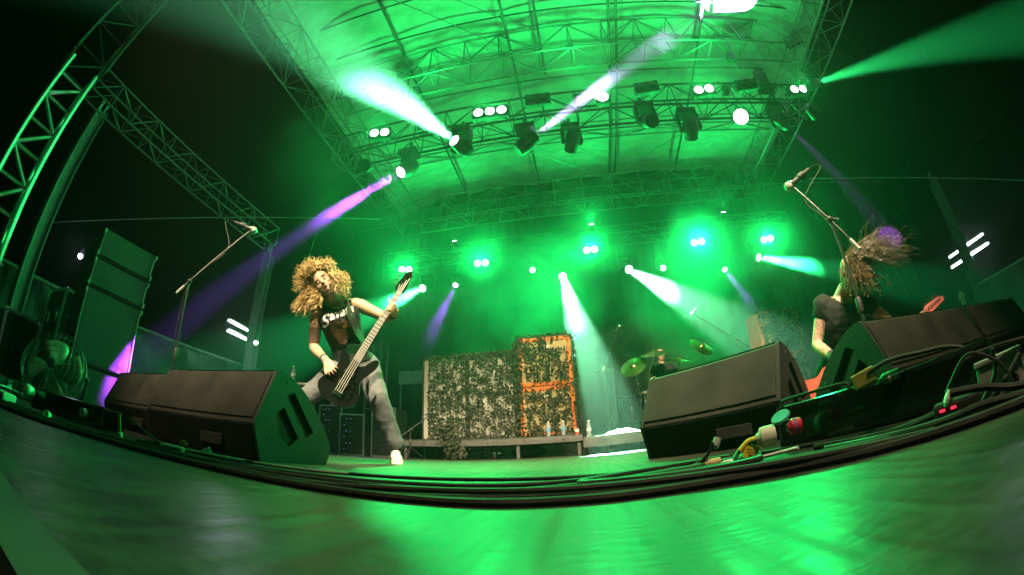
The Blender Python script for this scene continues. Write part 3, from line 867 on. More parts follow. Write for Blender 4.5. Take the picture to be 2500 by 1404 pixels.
def cymbal(p, rad, tilt, base, label, name='cymbal'):
    """cymbal with its own boom-less stand"""
    p = V(p); b = V(base)
    r = thing('cymbal_stand', label, 'cymbal', (b.x, b.y, b.z), group='cymbals on stands')
    n = V(tilt).normalized()
    c = p-b
    MB().lathe([(0.004, 0.03), (0.03, 0.026), (0.055, 0.012), (0.065, 0.0), (rad*0.6, -0.012), (rad, -0.032), (rad, -0.034), (rad*0.6, -0.015), (0.06, -0.004)], c, n, 40).build('cymbal', BRONZE, r)
    MB().lathe([(0.016, -0.03), (0.02, -0.02), (0.02, 0.0)], c, n, 10).build('felt', BLK, r)
    MB().lathe([(0.008, 0.025), (0.013, 0.03), (0.013, 0.06), (0.005, 0.065)], c, n, 10).build('wing_nut', CHROME, r)
    knee = V((c.x*0.2, c.y*0.2, c.z*0.72))
    MB().rod(c - n*0.02, knee, 0.008).build('boom_arm', CHROME, r)
    MB().ball(knee, 0.022, 10, 6).build('tilter', CHROME, r)
    MB().tube([knee, (0, 0, 0.3), (0, 0, 0.1)], [0.009, 0.013, 0.015]).build('tube', CHROME, r)
    for k in range(3):
        a = 2*math.pi*k/3+0.5
        MB().rod((0, 0, 0.36), (0.27*math.cos(a), 0.27*math.sin(a), 0.015), 0.007).build('leg', CHROME, r)
        MB().ball((0.27*math.cos(a), 0.27*math.sin(a), 0.015), 0.015, 8, 6).build('rubber_foot', RUBBER, r)
RZ = 0.255
cymbal((0.93, 7.2, 1.47), 0.24, (-0.35, -0.75, 0.65), (1.0, 7.15, RZ), 'tilted crash cymbal nearest the amplifier stack')
cymbal((1.35, 7.25, 1.68), 0.26, (-0.05, -0.38, 0.92), (1.2, 7.5, RZ), 'high flat cymbal in front of the drummer head')
cymbal((1.80, 7.2, 1.50), 0.25, (0.1, -0.30, 0.95), (1.7, 7.1, RZ), 'flat ride cymbal with dark bell to one side of the drummer')
cymbal((2.27, 7.2, 1.68), 0.25, (0.35, -0.70, 0.60), (2.3, 7.3, RZ), 'steeply tilted pale cymbal at the guitarist end of the kit')
cymbal((0.42, 7.3, 1.50), 0.2, (-0.2, -0.2, 0.95), (0.46, 7.2, RZ), 'small hazy cymbal at the outer edge of the kit')
def drum(p, rad, dep, ax, label, name='tom_drum', legs=0, lugs=8):
    r = thing(name, label, 'drum', p, quat=V(ax).normalized().to_track_quat('Z', 'Y'), group='drums of the kit')
    MB().lathe([(rad, 0), (rad, dep)], n=32, caps=False).build('shell', DRUMSH, r)
    for z in (0.0, dep):
        MB().lathe([(rad-0.004, z-0.002), (rad+0.012, z-0.012), (rad+0.012, z+0.012), (rad-0.004, z+0.012)], n=32, caps=False).build('hoop', CHROME, r)
        MB().lathe([(0.0005, z+(0.004 if z else -0.004)), (rad-0.003, z+(0.004 if z else -0.004))], n=32, caps=False).build('head', HEADM, r)
    for k in range(lugs):
        a = 2*math.pi*k/lugs
        c, s = math.cos(a), math.sin(a)
        MB().rod(((rad+0.015)*c, (rad+0.015)*s, 0.0), ((rad+0.015)*c, (rad+0.015)*s, dep), 0.004, n=6).build('tension_rod', CHROME, r)
        MB().bbox(((rad+0.008)*c, (rad+0.008)*s, dep/2), (0.02, 0.02, 0.06), 0.004).build('lug', CHROME, r)
    for k in range(legs):
        a = 2*math.pi*k/legs+0.4
        c, s = math.cos(a), math.sin(a)
        MB().tube([((rad+0.02)*c, (rad+0.02)*s, dep*0.7), ((rad+0.02)*c, (rad+0.02)*s, -0.12), ((rad+0.05)*c, (rad+0.05)*s, -0.19)], 0.007).build('leg', CHROME, r)
    return r
drum((0.78, 7.0, RZ+0.2), 0.2, 0.42, (0.0, 0.0, 1), 'black floor tom on chrome legs nearest the amplifiers', 'floor_tom', 3)
drum((1.14, 6.95, RZ+0.42), 0.16, 0.26, (0.0, -0.25, 1), 'small black rack tom above the bass drum')
drum((1.52, 6.95, RZ+0.44), 0.16, 0.25, (0.0, -0.25, 1), 'second black rack tom above the bass drum')
drum((1.5, 6.6, RZ+0.28), 0.28, 0.45, (0, 1, 0.0), 'black bass drum hidden behind the monitor wedge', 'bass_drum', 0, 10)
drum((1.85, 7.35, RZ+0.35), 0.17, 0.16, (0, -0.1, 1), 'shallow snare drum in front of the drummer', 'snare_drum')
def mic_stand(base, top, tip, label, r0=0.011, tripod=0.3, mic=0.02, mdir=None, cable=True, name='microphone_stand', tail=0.28):
    """base on floor, top of upright, tip of the boom where the microphone sits"""
    base, top, tip = V(base), V(top), V(tip)
    r = thing(name, label, 'microphone stand', base)
    t, p = top-base, tip-base
    MB().tube([V((0, 0, 0.1)), t*0.5, t*0.52, t], [r0, r0, r0*0.75, r0*0.75]).build('upright', STANDB, r)
    MB().lathe([(r0*1.5, -0.03), (r0*1.7, -0.02), (r0*1.7, 0.06), (r0*1.3, 0.07)], t*0.5).build('clutch', BLK, r)
    d = (p-t).normalized()
    MB().tube([t - d*tail, p], [r0*0.65, r0*0.6]).build('boom', STANDB, r)
    MB().rod(t-d*(tail+0.01), t-d*(tail+0.11), r0*0.95).build('counterweight', GREYP, r)
    MB().ball(t, r0*2, 10, 6).build('swivel', BLK, r)
    MB().rod(t+V((0.02, -0.01, 0)), t+V((0.06, -0.03, -0.02)), r0*0.6).build('t_handle', BLK, r)
    for k in range(3):
        a = 2*math.pi*k/3+0.7
        e = V((tripod*math.cos(a), tripod*math.sin(a), 0.012))
        MB().rod((0, 0, 0.2), e, r0*0.6).build('leg', STANDB, r)
        MB().ball(e, r0, 8, 6).build('rubber_foot', RUBBER, r)
    if mic:
        m = thing('microphone', 'handheld microphone clipped on the '+label.split(',')[0], 'microphone', tip)
        md = V(mdir or d).normalized()
        q = mic
        MB().lathe([(q*0.45, -q*7.0), (q*0.55, -q*6.8), (q*0.75, -q*1.2), (q*0.85, -q*0.6)], (0, 0, 0), md, 14).build('handle', BLK, m)
        MB().lathe([(q*0.85, -q*0.6), (q*1.12, -q*0.4), (q*1.18, -q*0.1), (q*1.12, q*0.2)], (0, 0, 0), md, 14).build('collar', CHROME, m)
        MB().ball(md*q*0.7, q*1.28, 16, 10).build('mesh_head', mat('mic_mesh', (0.42, 0.42, 0.40), 0.35, 0.7, 0.3, 300, 0.6, 500), m)
        MB().lathe([(q*1.05, -q*4.6), (q*1.05, -q*3.0)], (0, 0, 0), md, 12).build('clip', BLK, m)
        if cable:
            c0 = -md*q*6.8
            MB().tube(smooth_path([c0, c0-md*q*2.2, c0-md*q*3.5-V((0, 0, q*1.8)), (t-p)*0.35-V((0.015, 0.015, q*1.0)), (t-p)*0.8-V((0.02, 0.01, 0.03)), (t-p)-V((0.015, 0.01, 0.12)), (t-p)-V((0.014, 0.01, 0.6))]), 0.0032, 6).build('lead', RUBBER, m)
    return r
STANDB = mat('stand_enamel', (0.02, 0.02, 0.02), 0.35, 0.2, 0.2, 10)
mic_stand((0.56, 6.75, RZ), (0.54, 6.9, 1.71), (0.74, 6.95, 2.14), 'tall drum overhead stand, beside the kit', 0.011, 0.3, 0.02, (0.5, -0.1, 0.6))
mic_stand((2.75, 6.8, RZ), (2.9, 7.0, 1.65), (2.13, 7.0, 2.25), 'long boom stand, reaching over the drum kit', 0.011, 0.3, 0.018, (-0.6, 0, -0.5))
mic_stand((-2.65, 5.95, 0.0), (-2.65, 5.95, 0.47), (-2.36, 6.2, 0.76), 'short boom stand, pointing at the bass cabinet', 0.012, 0.22, 0.022, (0.6, 0.6, 0.25))
S = 3.6/2.6
mic_stand((-3.02, 1.96, 0), (-3.03, 1.93, 0.08+0.87*S), (-2.78, 2.30, 0.08+1.34*S), 'boom stand, between the side-fill stack and the bassist', 0.012, 0.3, 0.030, (0.62, 0.35, -0.22), tail=0.05)
S = 2.9/2.2
mic_stand((1.90, 2.22, 0), (1.87, 2.2, 0.08+0.92*S), (1.74, 2.32, 0.08+1.21*S), 'vocal boom stand, in front of the headbanging guitarist', 0.014, 0.3, 0.031, (-0.62, 0.25, -0.3), tail=0.2)
# towel, bottles, can
PET = bpy.data.materials.new('clear_plastic'); PET.use_nodes = True
b_ = PET.node_tree.nodes['Principled BSDF']; b_.inputs['Base Color'].default_value = (0.85, 0.95, 0.93, 1); b_.inputs['Roughness'].default_value = 0.12; b_.inputs['Transmission Weight'].default_value = 0.75; b_.inputs['IOR'].default_value = 1.2
def bottle(p, label, wrap=(0.1, 0.35, 0.6)):
    r = thing('water_bottle', label, 'bottle', p, group='plastic water bottles on the risers')
    MB().lathe([(0.028, 0), (0.034, 0.008), (0.034, 0.05), (0.031, 0.06), (0.034, 0.07), (0.034, 0.14), (0.03, 0.17), (0.014, 0.205), (0.014, 0.215)], n=18).build('bottle_body', PET, r)
    MB().lathe([(0.0350, 0.085), (0.0350, 0.13)], n=18, caps=False).build('wrapper', mat('wrap_%.2f' % wrap[0], wrap, 0.4), r)
    MB().lathe([(0.0155, 0.213), (0.016, 0.215), (0.016, 0.235), (0.014, 0.237)], n=14).build('cap', WHITEP, r)
bottle((-0.57, 6.47, 0.325), 'water bottle with blue wrapper on the riser, nearer the bass cabinets')
bottle((-0.34, 6.47, 0.325), 'water bottle with blue wrapper on the riser, nearer the red can')
bottle((0.05, 5.95, 0.255), 'half full clear bottle at the corner of the drum riser', (0.7, 0.75, 0.7))
cn = thing('drink_can', 'short red and white cup at the end of the amplifier riser', 'cup', (-0.13, 6.45, 0.325))
MB().lathe([(0.028, 0), (0.034, 0.1), (0.036, 0.1)], n=16).build('cup_body', mat('cup_red', (0.6, 0.08, 0.04), 0.5), cn)
MB().lathe([(0.034, 0.04), (0.0356, 0.085)], n=16, caps=False).build('band', WHITEP, cn)
tw = thing('towel', 'crumpled white towel on the front edge of the drum riser', 'towel', (0.52, 5.93, 0.255))
vs, fs = [], []
for i in range(25):
    for j in range(13):
        u, w = i/24, j/12
        e = math.sin(math.pi*u)**0.6*math.sin(math.pi*w)**0.6
        z = e*(0.05+0.045*mnoise.noise(V((u*4, w*3, 0)))+0.03*u) + 0.004
        vs.append(((u-0.5)*0.5+0.03*mnoise.noise(V((u*3, w*3, 5))), (w-0.5)*0.22, max(0.003, z)))
for i in range(24):
    for j in range(12): fs.append((i*13+j, (i+1)*13+j, (i+1)*13+j+1, i*13+j+1))
MB().add(vs, fs, True).build('cloth', mat('towel_cotton', (0.8, 0.79, 0.76), 0.95, 0, 0.08, 30, 0.5, 200), tw)

# ================================================================== equipment behind the bassist
def rack(x, y, w, h, label, leds):
    r = thing('equipment_rack', label, 'rack', (x, y, 0))
    MB().bbox((0, 0.3, h/2), (w, 0.55, h), 0.01).build('case', CASEP, r)
    for s in (-1, 1): MB().box((s*(w/2-0.015), 0.015, h/2), (0.03, 0.03, h)).build('edge', ALU, r)
    for k in (0.015, h-0.015): MB().box((0, 0.015, k), (w-0.06, 0.03, 0.03)).build('edge', ALU, r)
    n = int(h/0.13)
    for k in range(n):
        z = 0.07+k*(h-0.1)/n
        u = MB().bbox((0, 0.018, z+0.05), (w-0.07, 0.012, (h-0.1)/n-0.012), 0.003).build('rack_unit', BLK, r)
        if leds:
            for q in range(1+k % 2):
                MB().ball((-w*0.3+q*0.1+0.05*(k % 2), 0.01, z+0.05), 0.006, 8, 6).build('led', glow('led_blue', (0.4, 0.6, 1.0), 1.2), u)
rack(-5.2, 7.4, 0.6, 1.05, 'lit equipment rack behind the bassist, nearest the barrier', True)
rack(-4.55, 7.25, 0.6, 0.85, 'low equipment rack behind the bassist legs', True)
rack(-3.9, 7.4, 0.55, 1.0, 'aluminium edged rack just left of the bass cabinets', False)
tb = thing('folding_table', 'small metal table with a bottle beyond the bassist wedge', 'table', (-4.1, 4.75, 0), 0.4)
MB().bbox((0, 0, 0.97), (0.7, 0.5, 0.03), 0.006).build('table_top', STEEL, tb)
for i in (-1, 1):
    for j in (-1, 1): MB().rod((i*0.3, j*0.2, 0), (i*0.3, j*0.2, 0.96), 0.014).build('leg', STEEL, tb)
bottle((-3.93, 4.58, 0.985), 'clear bottle on the small table behind the bassist wedge', (0.55, 0.6, 0.6))
wp = thing('white_panel', 'pale horizontal panel in the haze behind the bass cabinets', 'panel', (-4.2, 9.5, 0))
MB().bbox((0, 0, 2.03), (0.75, 0.04, 0.34), 0.006).build('board', mat('pale_board', (0.55, 0.57, 0.55), 0.6), wp)
for s in (-1, 1): MB().rod((s*0.34, 0.04, 0), (s*0.34, 0.04, 2.0), 0.018).build('support', STEEL, wp)
# chain hoists and chains between upper truss and lighting truss
for x, lab in ((-2.85, 'bassist side'), (4.1, 'guitarist side')):
    ch = thing('chain_hoist', 'chain hoist holding the lighting truss, '+lab, 'chain hoist', (x, 5.25, 6.05), group='chain hoists above the lighting truss')
    MB().tube([(0, 0, 0.0), (0, 0, 1.0)], 0.009, 6).build('chain', STEEL, ch)
    MB().bbox((0, 0, 1.12), (0.16, 0.16, 0.28), 0.03).build('motor', BLK, ch)
    MB().tube(smooth_path([(-0.1, 0, 1.3), (-0.16, 0, 1.7), (0, 0, 2.1), (0.16, 0, 1.7), (0.1, 0, 1.3)]), 0.014, 6).build('sling', BLK, ch)
# ================================================================== cables and small things along the stage front
def fcable(pts, r, label, m=RUBBER, z=None, wob=0.0, seed=0, group='cables lying along the stage front'):
    q = [V((p[0], p[1], (p[2] if len(p) > 2 else r))) for p in pts]
    q = smooth_path(q, 8)
    q = [v + V((wob*mnoise.noise(V((v.x*3, v.y*3, seed))), wob*mnoise.noise(V((v.x*3, v.y*3, seed+5.5))), 0)) for v in q]
    return tag(MB().tube(q, r, 8).build('stage_cable', m), label, 'cable', group)
fcable([(-2.3, 0.24), (-1.8, 0.42), (-1.45, 0.68), (-1.1, 0.82), (-0.77, 0.93), (-0.5, 0.96), (-0.29, 0.94), (-0.1, 0.97), (0.1, 1.08), (0.3, 1.12), (0.47, 1.02), (0.62, 0.80), (0.70, 0.55), (0.82, 0.2)], 0.0055, 'uppermost of the thick black cables sweeping across the stage front', wob=0.03, seed=1)
fcable([(-2.2, 0.22), (-1.65, 0.38), (-1.3, 0.63), (-1.0, 0.75), (-0.7, 0.84), (-0.45, 0.83), (-0.2, 0.80), (0.05, 0.80), (0.25, 0.78), (0.4, 0.66), (0.52, 0.5), (0.7, 0.25)], 0.0065, 'thick black cable second from the back in the sweeping bundle', wob=0.03, seed=2)
fcable([(-2.1, 0.17), (-1.5, 0.30), (-1.2, 0.55), (-0.85, 0.70), (-0.54, 0.73), (-0.35, 0.70), (-0.2, 0.70), (-0.05, 0.70), (0.1, 0.68), (0.25, 0.62), (0.38, 0.53), (0.5, 0.42), (0.65, 0.25)], 0.006, 'thick black cable in the middle of the sweeping bundle', wob=0.025, seed=3)
fcable([(-2.1, 0.15), (-1.45, 0.27), (-1.25, 0.48), (-0.9, 0.62), (-0.5, 0.635), (-0.3, 0.625), (-0.15, 0.605), (0.0, 0.605), (0.16, 0.605), (0.28, 0.57), (0.40, 0.48), (0.52, 0.37), (0.65, 0.2)], 0.0075, 'frontmost thick black cable of the sweeping bundle', wob=0.02, seed=4)
fcable([(-2.0, 0.25), (-1.4, 0.42), (-1.05, 0.66), (-0.6, 0.69), (-0.35, 0.65, 0.018), (-0.12, 0.64, 0.02), (0.12, 0.63, 0.02), (0.3, 0.565, 0.018), (0.46, 0.43, 0.01)], 0.006, 'black cable lying on top of the frontmost bundle', wob=0.02, seed=6)
fcable([(-1.7, 0.48), (-1.25, 0.72), (-0.9, 0.78), (-0.65, 0.76), (-0.4, 0.78), (-0.15, 0.86), (0.0, 0.92), (0.12, 0.97)], 0.0045, 'thin black lead wandering between the thicker cables', wob=0.04, seed=26)
fcable([(-1.62, 1.12), (-1.2, 1.08), (-0.91, 1.16), (-0.6, 1.20), (-0.24, 1.20), (0.0, 1.14), (0.16, 1.05), (0.3, 1.0)], 0.0055, 'single thin cable farther upstage than the bundle', wob=0.02, seed=7)
fcable([(0.42, 0.98), (0.30, 0.93), (0.16, 0.90), (0.05, 0.83), (0.03, 0.755), (0.10, 0.70), (0.22, 0.70), (0.29, 0.77), (0.24, 0.85), (0.14, 0.85), (0.08, 0.79), (0.14, 0.73), (0.25, 0.74), (0.33, 0.80), (0.36, 0.9), (0.3, 0.97)], 0.009, 'coiled loop of black cable in front of the centre wedge', wob=0.01, seed=8)
fcable([(0.36, 1.02, 0.012), (0.30, 1.06, 0.012), (0.16, 1.02, 0.012), (0.03, 0.92, 0.012), (-0.01, 0.80, 0.014), (0.06, 0.70, 0.02), (0.2, 0.67, 0.02), (0.31, 0.74, 0.016), (0.37, 0.86, 0.012), (0.42, 0.98, 0.01)], 0.008, 'wide outer loop of coiled cable before the centre wedge', wob=0.01, seed=31)
fcable([(0.48, 0.80), (0.56, 0.62), (0.60, 0.50, 0.02), (0.62, 0.40, 0.012), (0.70, 0.2)], 0.007, 'black cable curving past the power box', wob=0.01, seed=9)
fcable([(0.535, 0.452, 0.048), (0.568, 0.409, 0.04), (0.605, 0.353, 0.022), (0.66, 0.22, 0.012)], 0.006, 'black cable leaving the white plug toward the frame edge', seed=10)
fcable([(0.44, 0.70, 0.008), (0.508, 0.48, 0.012), (0.551, 0.399, 0.018), (0.59, 0.34, 0.012), (0.66, 0.2, 0.01)], 0.006, 'black cable rising along the foot of the grey junction box', seed=11)
fcable([(-1.577, 0.963), (-1.456, 1.0), (-1.36, 0.97), (-1.40, 0.86), (-1.52, 0.84), (-1.6, 0.9), (-1.55, 0.99), (-1.38, 1.02), (-1.2, 1.0), (-1.0, 0.95), (-0.8, 0.9)], 0.005, 'thin looped cable in front of the bassist wedge', wob=0.01, seed=12)
fcable([(-1.9, 0.55), (-1.7, 0.72, 0.02), (-1.56, 0.80, 0.075), (-1.48, 0.86, 0.04), (-1.42, 0.93), (-1.3, 0.99), (-1.15, 1.02)], 0.0045, 'thin cable arching up beside the yellow tag', seed=13)
fcable([(-1.45, 0.98), (-1.32, 1.02, 0.008), (-1.15, 1.09), (-0.9, 1.14), (-0.75, 1.18)], 0.0055, 'pale grey lead beside the orange plug', m=GREYP, seed=14)
fcable([(-2.6, 0.28), (-2.1, 0.40), (-1.75, 0.45), (-1.5, 0.7)], 0.007, 'black cable starting at the floor fan', wob=0.02, seed=15)
fcable([(0.546, 0.469, 0.05), (0.57, 0.44, 0.088), (0.586, 0.417, 0.087), (0.606, 0.389, 0.06), (0.61, 0.375, 0.03)], 0.0028, 'thin wire arching over the white plug', seed=16)
fcable([(0.556, 0.48, 0.04), (0.582, 0.45, 0.083), (0.62, 0.41, 0.088), (0.66, 0.36, 0.08)], 0.0028, 'thin wire arching behind the upright lead', seed=17)
fcable([(0.602, 0.398, 0.086), (0.604, 0.400, 0.06), (0.596, 0.408, 0.04), (0.583, 0.423, 0.02)], 0.0036, 'upright black lead standing beside the grey junction box', seed=18)
fcable([(0.645, 0.372, 0.062), (0.625, 0.385, 0.045), (0.604, 0.40, 0.028), (0.59, 0.42, 0.012)], 0.005, 'black lead crossing in front of the grey junction box', seed=19)
fcable([(0.28, 0.905, 0.06), (0.265, 0.92, 0.03), (0.23, 0.96, 0.008), (0.12, 1.02)], 0.0045, 'short lead plugged into the centre wedge', seed=20)
def plug(name, p, d, L, r, m, label, m2=None):
    o = thing(name, label, 'connector', p)
    MB().lathe([(r*0.45, -L*0.5), (r*0.6, -L*0.35), (r*0.98, -L*0.25), (r, L*0.3), (r*0.92, L*0.5), (r*0.7, L*0.5), (r*0.68, L*0.3)], (0, 0, 0), d, 18).build('shell', m, o)
    MB().lathe([(r*1.03, -L*0.06), (r*1.03, L*0.06)], (0, 0, 0), d, 18).build('collar', m2 or m, o)
    return o
YEL = mat('yellow_tape', (0.75, 0.58, 0.03), 0.55, 0, 0.2, 30)
# power distribution box by the guitarist wedge
pb = thing('power_box', 'black power distribution box in front of the guitarist wedge', 'power box', (0.70, 0.80, 0), math.atan2(-0.40, 0.24))
MB().bbox((0, 0.03, 0.058), (0.56, 0.22, 0.11), 0.012).build('housing', BLKGLOSS, pb)
MB().tube(smooth_path([(-0.26, -0.06, 0.10), (-0.27, -0.06, 0.12), (-0.24, -0.06, 0.128), (-0.1, -0.06, 0.128), (-0.07, -0.06, 0.12), (-0.07, -0.06, 0.10)]), 0.004).build('carry_rail', BLK, pb)
plug('power_connector', (0.395, 0.872, 0.050), (0.75, -0.25, 0.05), 0.045, 0.024, mat('cream_plastic', (0.62, 0.60, 0.48), 0.5, 0, 0.15, 20), 'cream round power connector beside the black power box')
plug('power_connector', (0.452, 0.84, 0.060), (0.75, -0.1, 0.02), 0.032, 0.018, mat('red_plastic', (0.62, 0.02, 0.07), 0.45), 'pinkish red power connector on the black power box', mat('blue_plastic', (0.06, 0.12, 0.4), 0.5))
sc_ = thing('socket_flap', 'teal hinged socket flap above the red connector', 'socket cover', (0.430, 0.855, 0.086))
MB().lathe([(0.0005, 0.004), (0.022, 0.004), (0.024, 0.0), (0.022, -0.003), (0.0005, -0.003)], (0, 0, 0), (-0.5, -0.3, 0.8), 18).build('flap', mat('teal_plastic', (0.08, 0.36, 0.36), 0.4), sc_)
MB().rod((0.012, -0.008, -0.012), (0.022, 0.012, -0.010), 0.004).build('hinge', mat('teal_plastic', (0.08, 0.36, 0.36), 0.4), sc_)
tg = thing('cable_tag', 'bright yellow tag hanging on the lead of the cream connector', 'cable tag', (0.357, 0.885, 0.030))
MB().bbox((0.004, -0.002, -0.006), (0.036, 0.002, 0.030), 0.001, Matrix.Rotation(0.35, 3, 'Y')).build('tag_card', YEL, tg)
MB().tube(smooth_path([(0.022, -0.008, 0.02), (0.0, 0.0, 0.018), (-0.022, 0.004, 0.0)]), 0.0062, 10).build('tape_wrap', YEL, tg)
for k in range(3): MB().box((0.003, -0.0034, -0.013+k*0.006), (0.022, 0.0004, 0.0012), Matrix.Rotation(0.35, 3, 'Y')).build('printed_line', mat('tag_ink', (0.1, 0.08, 0.02), 0.6), tg)
fcable([(0.38, 0.875, 0.048), (0.357, 0.885, 0.044), (0.335, 0.893, 0.03), (0.325, 0.9, 0.008), (0.36, 0.96)], 0.005, 'green lead running from the cream connector through the yellow tag', m=mat('green_cable', (0.03, 0.22, 0.10), 0.45), seed=21)
plug('jack_plug', (0.277, 0.912, 0.014), (0.9, -0.1, 0.05), 0.035, 0.010, mat('peach_plastic', (0.68, 0.48, 0.22), 0.5), 'peach coloured plug lying below the centre wedge')
plug('jack_plug', (0.313, 0.902, 0.009), (0.95, -0.1, 0.0), 0.045, 0.007, WHITEP, 'small white plug lying beside the peach plug')
plug('jack_plug', (0.288, 0.908, 0.056), (0.4, 0.1, 0.8), 0.026, 0.009, GREYP, 'grey plug pushed into the centre wedge')
fcable([(0.33, 0.895, 0.005), (0.40, 0.83, 0.012), (0.43, 0.79, 0.016)], 0.004, 'short white lead beside the cream connector', m=WHITEP, seed=22)
t2 = thing('tape_flag', 'pale yellow tape flag on a cable above the power box', 'cable tag', (0.594, 0.741, 0.125))
MB().bbox((0, 0, -0.004), (0.055, 0.006, 0.032), 0.003, Matrix.Rotation(-0.25, 3, 'Y') @ Matrix.Rotation(-0.7, 3, 'Z')).build('flag', mat('pale_tape', (0.55, 0.52, 0.12), 0.6, 0, 0.2, 40), t2)
fcable([(0.60, 0.735, 0.128), (0.64, 0.70, 0.140), (0.70, 0.66, 0.135), (0.76, 0.6, 0.12), (0.8, 0.5, 0.06)], 0.005, 'black cable carrying the pale yellow tape flag', seed=23)
plug('power_connector', (0.645, 0.715, 0.108), (0.8, -0.6, 0.1), 0.05, 0.011, mat('green_plastic', (0.06, 0.30, 0.16), 0.35), 'small green connector lying on the power box', WHITEP)
jb = thing('junction_box', 'grey plastic junction box at the frame edge among cables', 'junction box', (0.655, 0.425, 0), math.radians(-58))
MB().bbox((0, 0, 0.036), (0.085, 0.055, 0.062), 0.006).build('housing', GREYP, jb)
MB().bbox((0, 0, 0.070), (0.089, 0.059, 0.010), 0.003).build('lid', GREYP, jb)
for sx in (-1, 1): MB().lathe([(0.004, 0), (0.004, 0.002)], (sx*0.034, -0.02, 0.075), (0, 0, 1), 8).build('screw', CHROME, jb)
MB().lathe([(0.010, 0), (0.011, 0.012), (0.008, 0.014)], (0.02, -0.028, 0.03), (0, -1, 0), 12).build('gland', BLK, jb)
plug('power_connector', (0.548, 0.468, 0.040), (0.3, -0.4, 0.8), 0.026, 0.0075, WHITEP, 'small white plug standing at the end of the power box')
sl = thing('socket_strip', 'black socket strip with two red lamps at the frame edge', 'power strip', (0.60, 0.47, 0), math.radians(-52))
MB().bbox((0, 0, 0.018), (0.12, 0.05, 0.034), 0.006).build('housing', BLK, sl)
for k in (-0.045, -0.025): MB().bbox((k, -0.0255, 0.024), (0.010, 0.004, 0.004), 0.001).build('red_lamp', glow('red_indicator', (1.0, 0.02, 0.05), 2.5), sl)
# bits by the bassist wedge
plug('jack_plug', (-1.40, 0.98, 0.022), (0.5, 0.2, 0.5), 0.04, 0.013, mat('orange_plastic', (0.75, 0.12, 0.03), 0.5), 'small orange plug in front of the bassist wedge')
plug('jack_plug', (-1.335, 1.05, 0.014), (0.6, 0.3, 0.35), 0.045, 0.011, GREYP, 'small grey plug next to the orange plug')
plug('jack_plug', (-1.37, 0.91, 0.010), (0.9, 0.15, 0.0), 0.13, 0.009, WHITEP, 'long white cable joint lying before the bassist wedge')
plug('jack_plug', (-1.66, 0.495, 0.012), (0.7, -0.5, 0.2), 0.05, 0.014, WHITEP, 'white round plug lying near the floor fan')
tt = thing('cable_tag', 'upright orange yellow tag among the cables near the fan', 'cable tag', (-1.525, 0.755, 0.0))
MB().bbox((0, 0, 0.048), (0.022, 0.004, 0.075), 0.002, Matrix.Rotation(-0.25, 3, 'Y')).build('tag_card', mat('amber_tape', (0.72, 0.44, 0.08), 0.6, 0, 0.2, 30), tt)
MB().lathe([(0.009, 0), (0.011, 0.006), (0.011, 0.02), (0.008, 0.022)], (0.016, 0, 0.0), (0, 0, 1), 12).build('cable_clip', WHITEP, tt)
pd = thing('plug_board', 'white and pink plug board at the extreme frame edge by the fan', 'power strip', (-2.0, 0.36, 0), 0.2)
MB().bbox((0, 0, 0.02), (0.2, 0.07, 0.035), 0.01).build('housing', WHITEP, pd)
MB().bbox((0.05, -0.037, 0.02), (0.06, 0.004, 0.015), 0.002).build('sticker', mat('pink_sticker', (0.6, 0.05, 0.12), 0.5), pd)
# ================================================================== people
def skin_mat(name, col, ink=0.0, seed=0.0):
    m = bpy.data.materials.new(name); m.use_nodes = True
    nt = m.node_tree; N, Lk = nt.nodes, nt.links
    b = N['Principled BSDF']; b.inputs['Roughness'].default_value = 0.5
    b.inputs['Subsurface Weight'].default_value = 0.0
    tc = N.new('ShaderNodeTexCoord')
    n1 = N.new('ShaderNodeTexNoise'); n1.inputs['Scale'].default_value = 9; n1.inputs['Detail'].default_value = 5
    Lk.new(tc.outputs['Object'], n1.inputs['Vector'])
    rp = N.new('ShaderNodeValToRGB')
    rp.color_ramp.elements[0].position = 0.3; rp.color_ramp.elements[0].color = (col[0]*0.78, col[1]*0.70, col[2]*0.68, 1)
    rp.color_ramp.elements[1].position = 0.7; rp.color_ramp.elements[1].color = (*col, 1)
    Lk.new(n1.outputs['Fac'], rp.inputs[0])
    out = rp.outputs[0]
    if ink:
        v = N.new('ShaderNodeTexNoise'); v.inputs['Scale'].default_value = 24; v.inputs['Detail'].default_value = 2; v.inputs['Distortion'].default_value = 2.5
        mp = N.new('ShaderNodeMapping'); mp.inputs['Location'].default_value = (seed, 0, 0)
        Lk.new(tc.outputs['Object'], mp.inputs[0]); Lk.new(mp.outputs[0], v.inputs['Vector'])
        r2_ = N.new('ShaderNodeValToRGB')
        r2_.color_ramp.elements[0].position = 0.53; r2_.color_ramp.elements[0].color = (0, 0, 0, 1)
        r2_.color_ramp.elements[1].position = 0.57; r2_.color_ramp.elements[1].color = (ink, ink, ink, 1)
        Lk.new(v.outputs['Fac'], r2_.inputs[0])
        mx = N.new('ShaderNodeMix'); mx.data_type = 'RGBA'
        Lk.new(r2_.outputs[0], mx.inputs[0]); Lk.new(out, mx.inputs[6]); mx.inputs[7].default_value = (0.05, 0.055, 0.06, 1)
        out = mx.outputs[2]
    Lk.new(out, b.inputs['Base Color'])
    return m
SKIN = skin_mat('skin', (0.62, 0.40, 0.27))
SKIN_INK = skin_mat('tattooed_skin', (0.62, 0.43, 0.32), 0.55, 3.0)
INK = skin_mat('inked_patch', (0.16, 0.10, 0.07), 0.8, 1.0)
def capsule(mb, pts, rs, n=14):
    mb.tube(pts, rs, n, True)
    mb.ball(pts[0], rs[0]*0.999, n, 8)
    mb.ball(pts[-1], rs[-1]*0.999, n, 8)
    for p, r in zip(pts[1:-1], rs[1:-1]): mb.ball(p, r*0.995, n, 8)
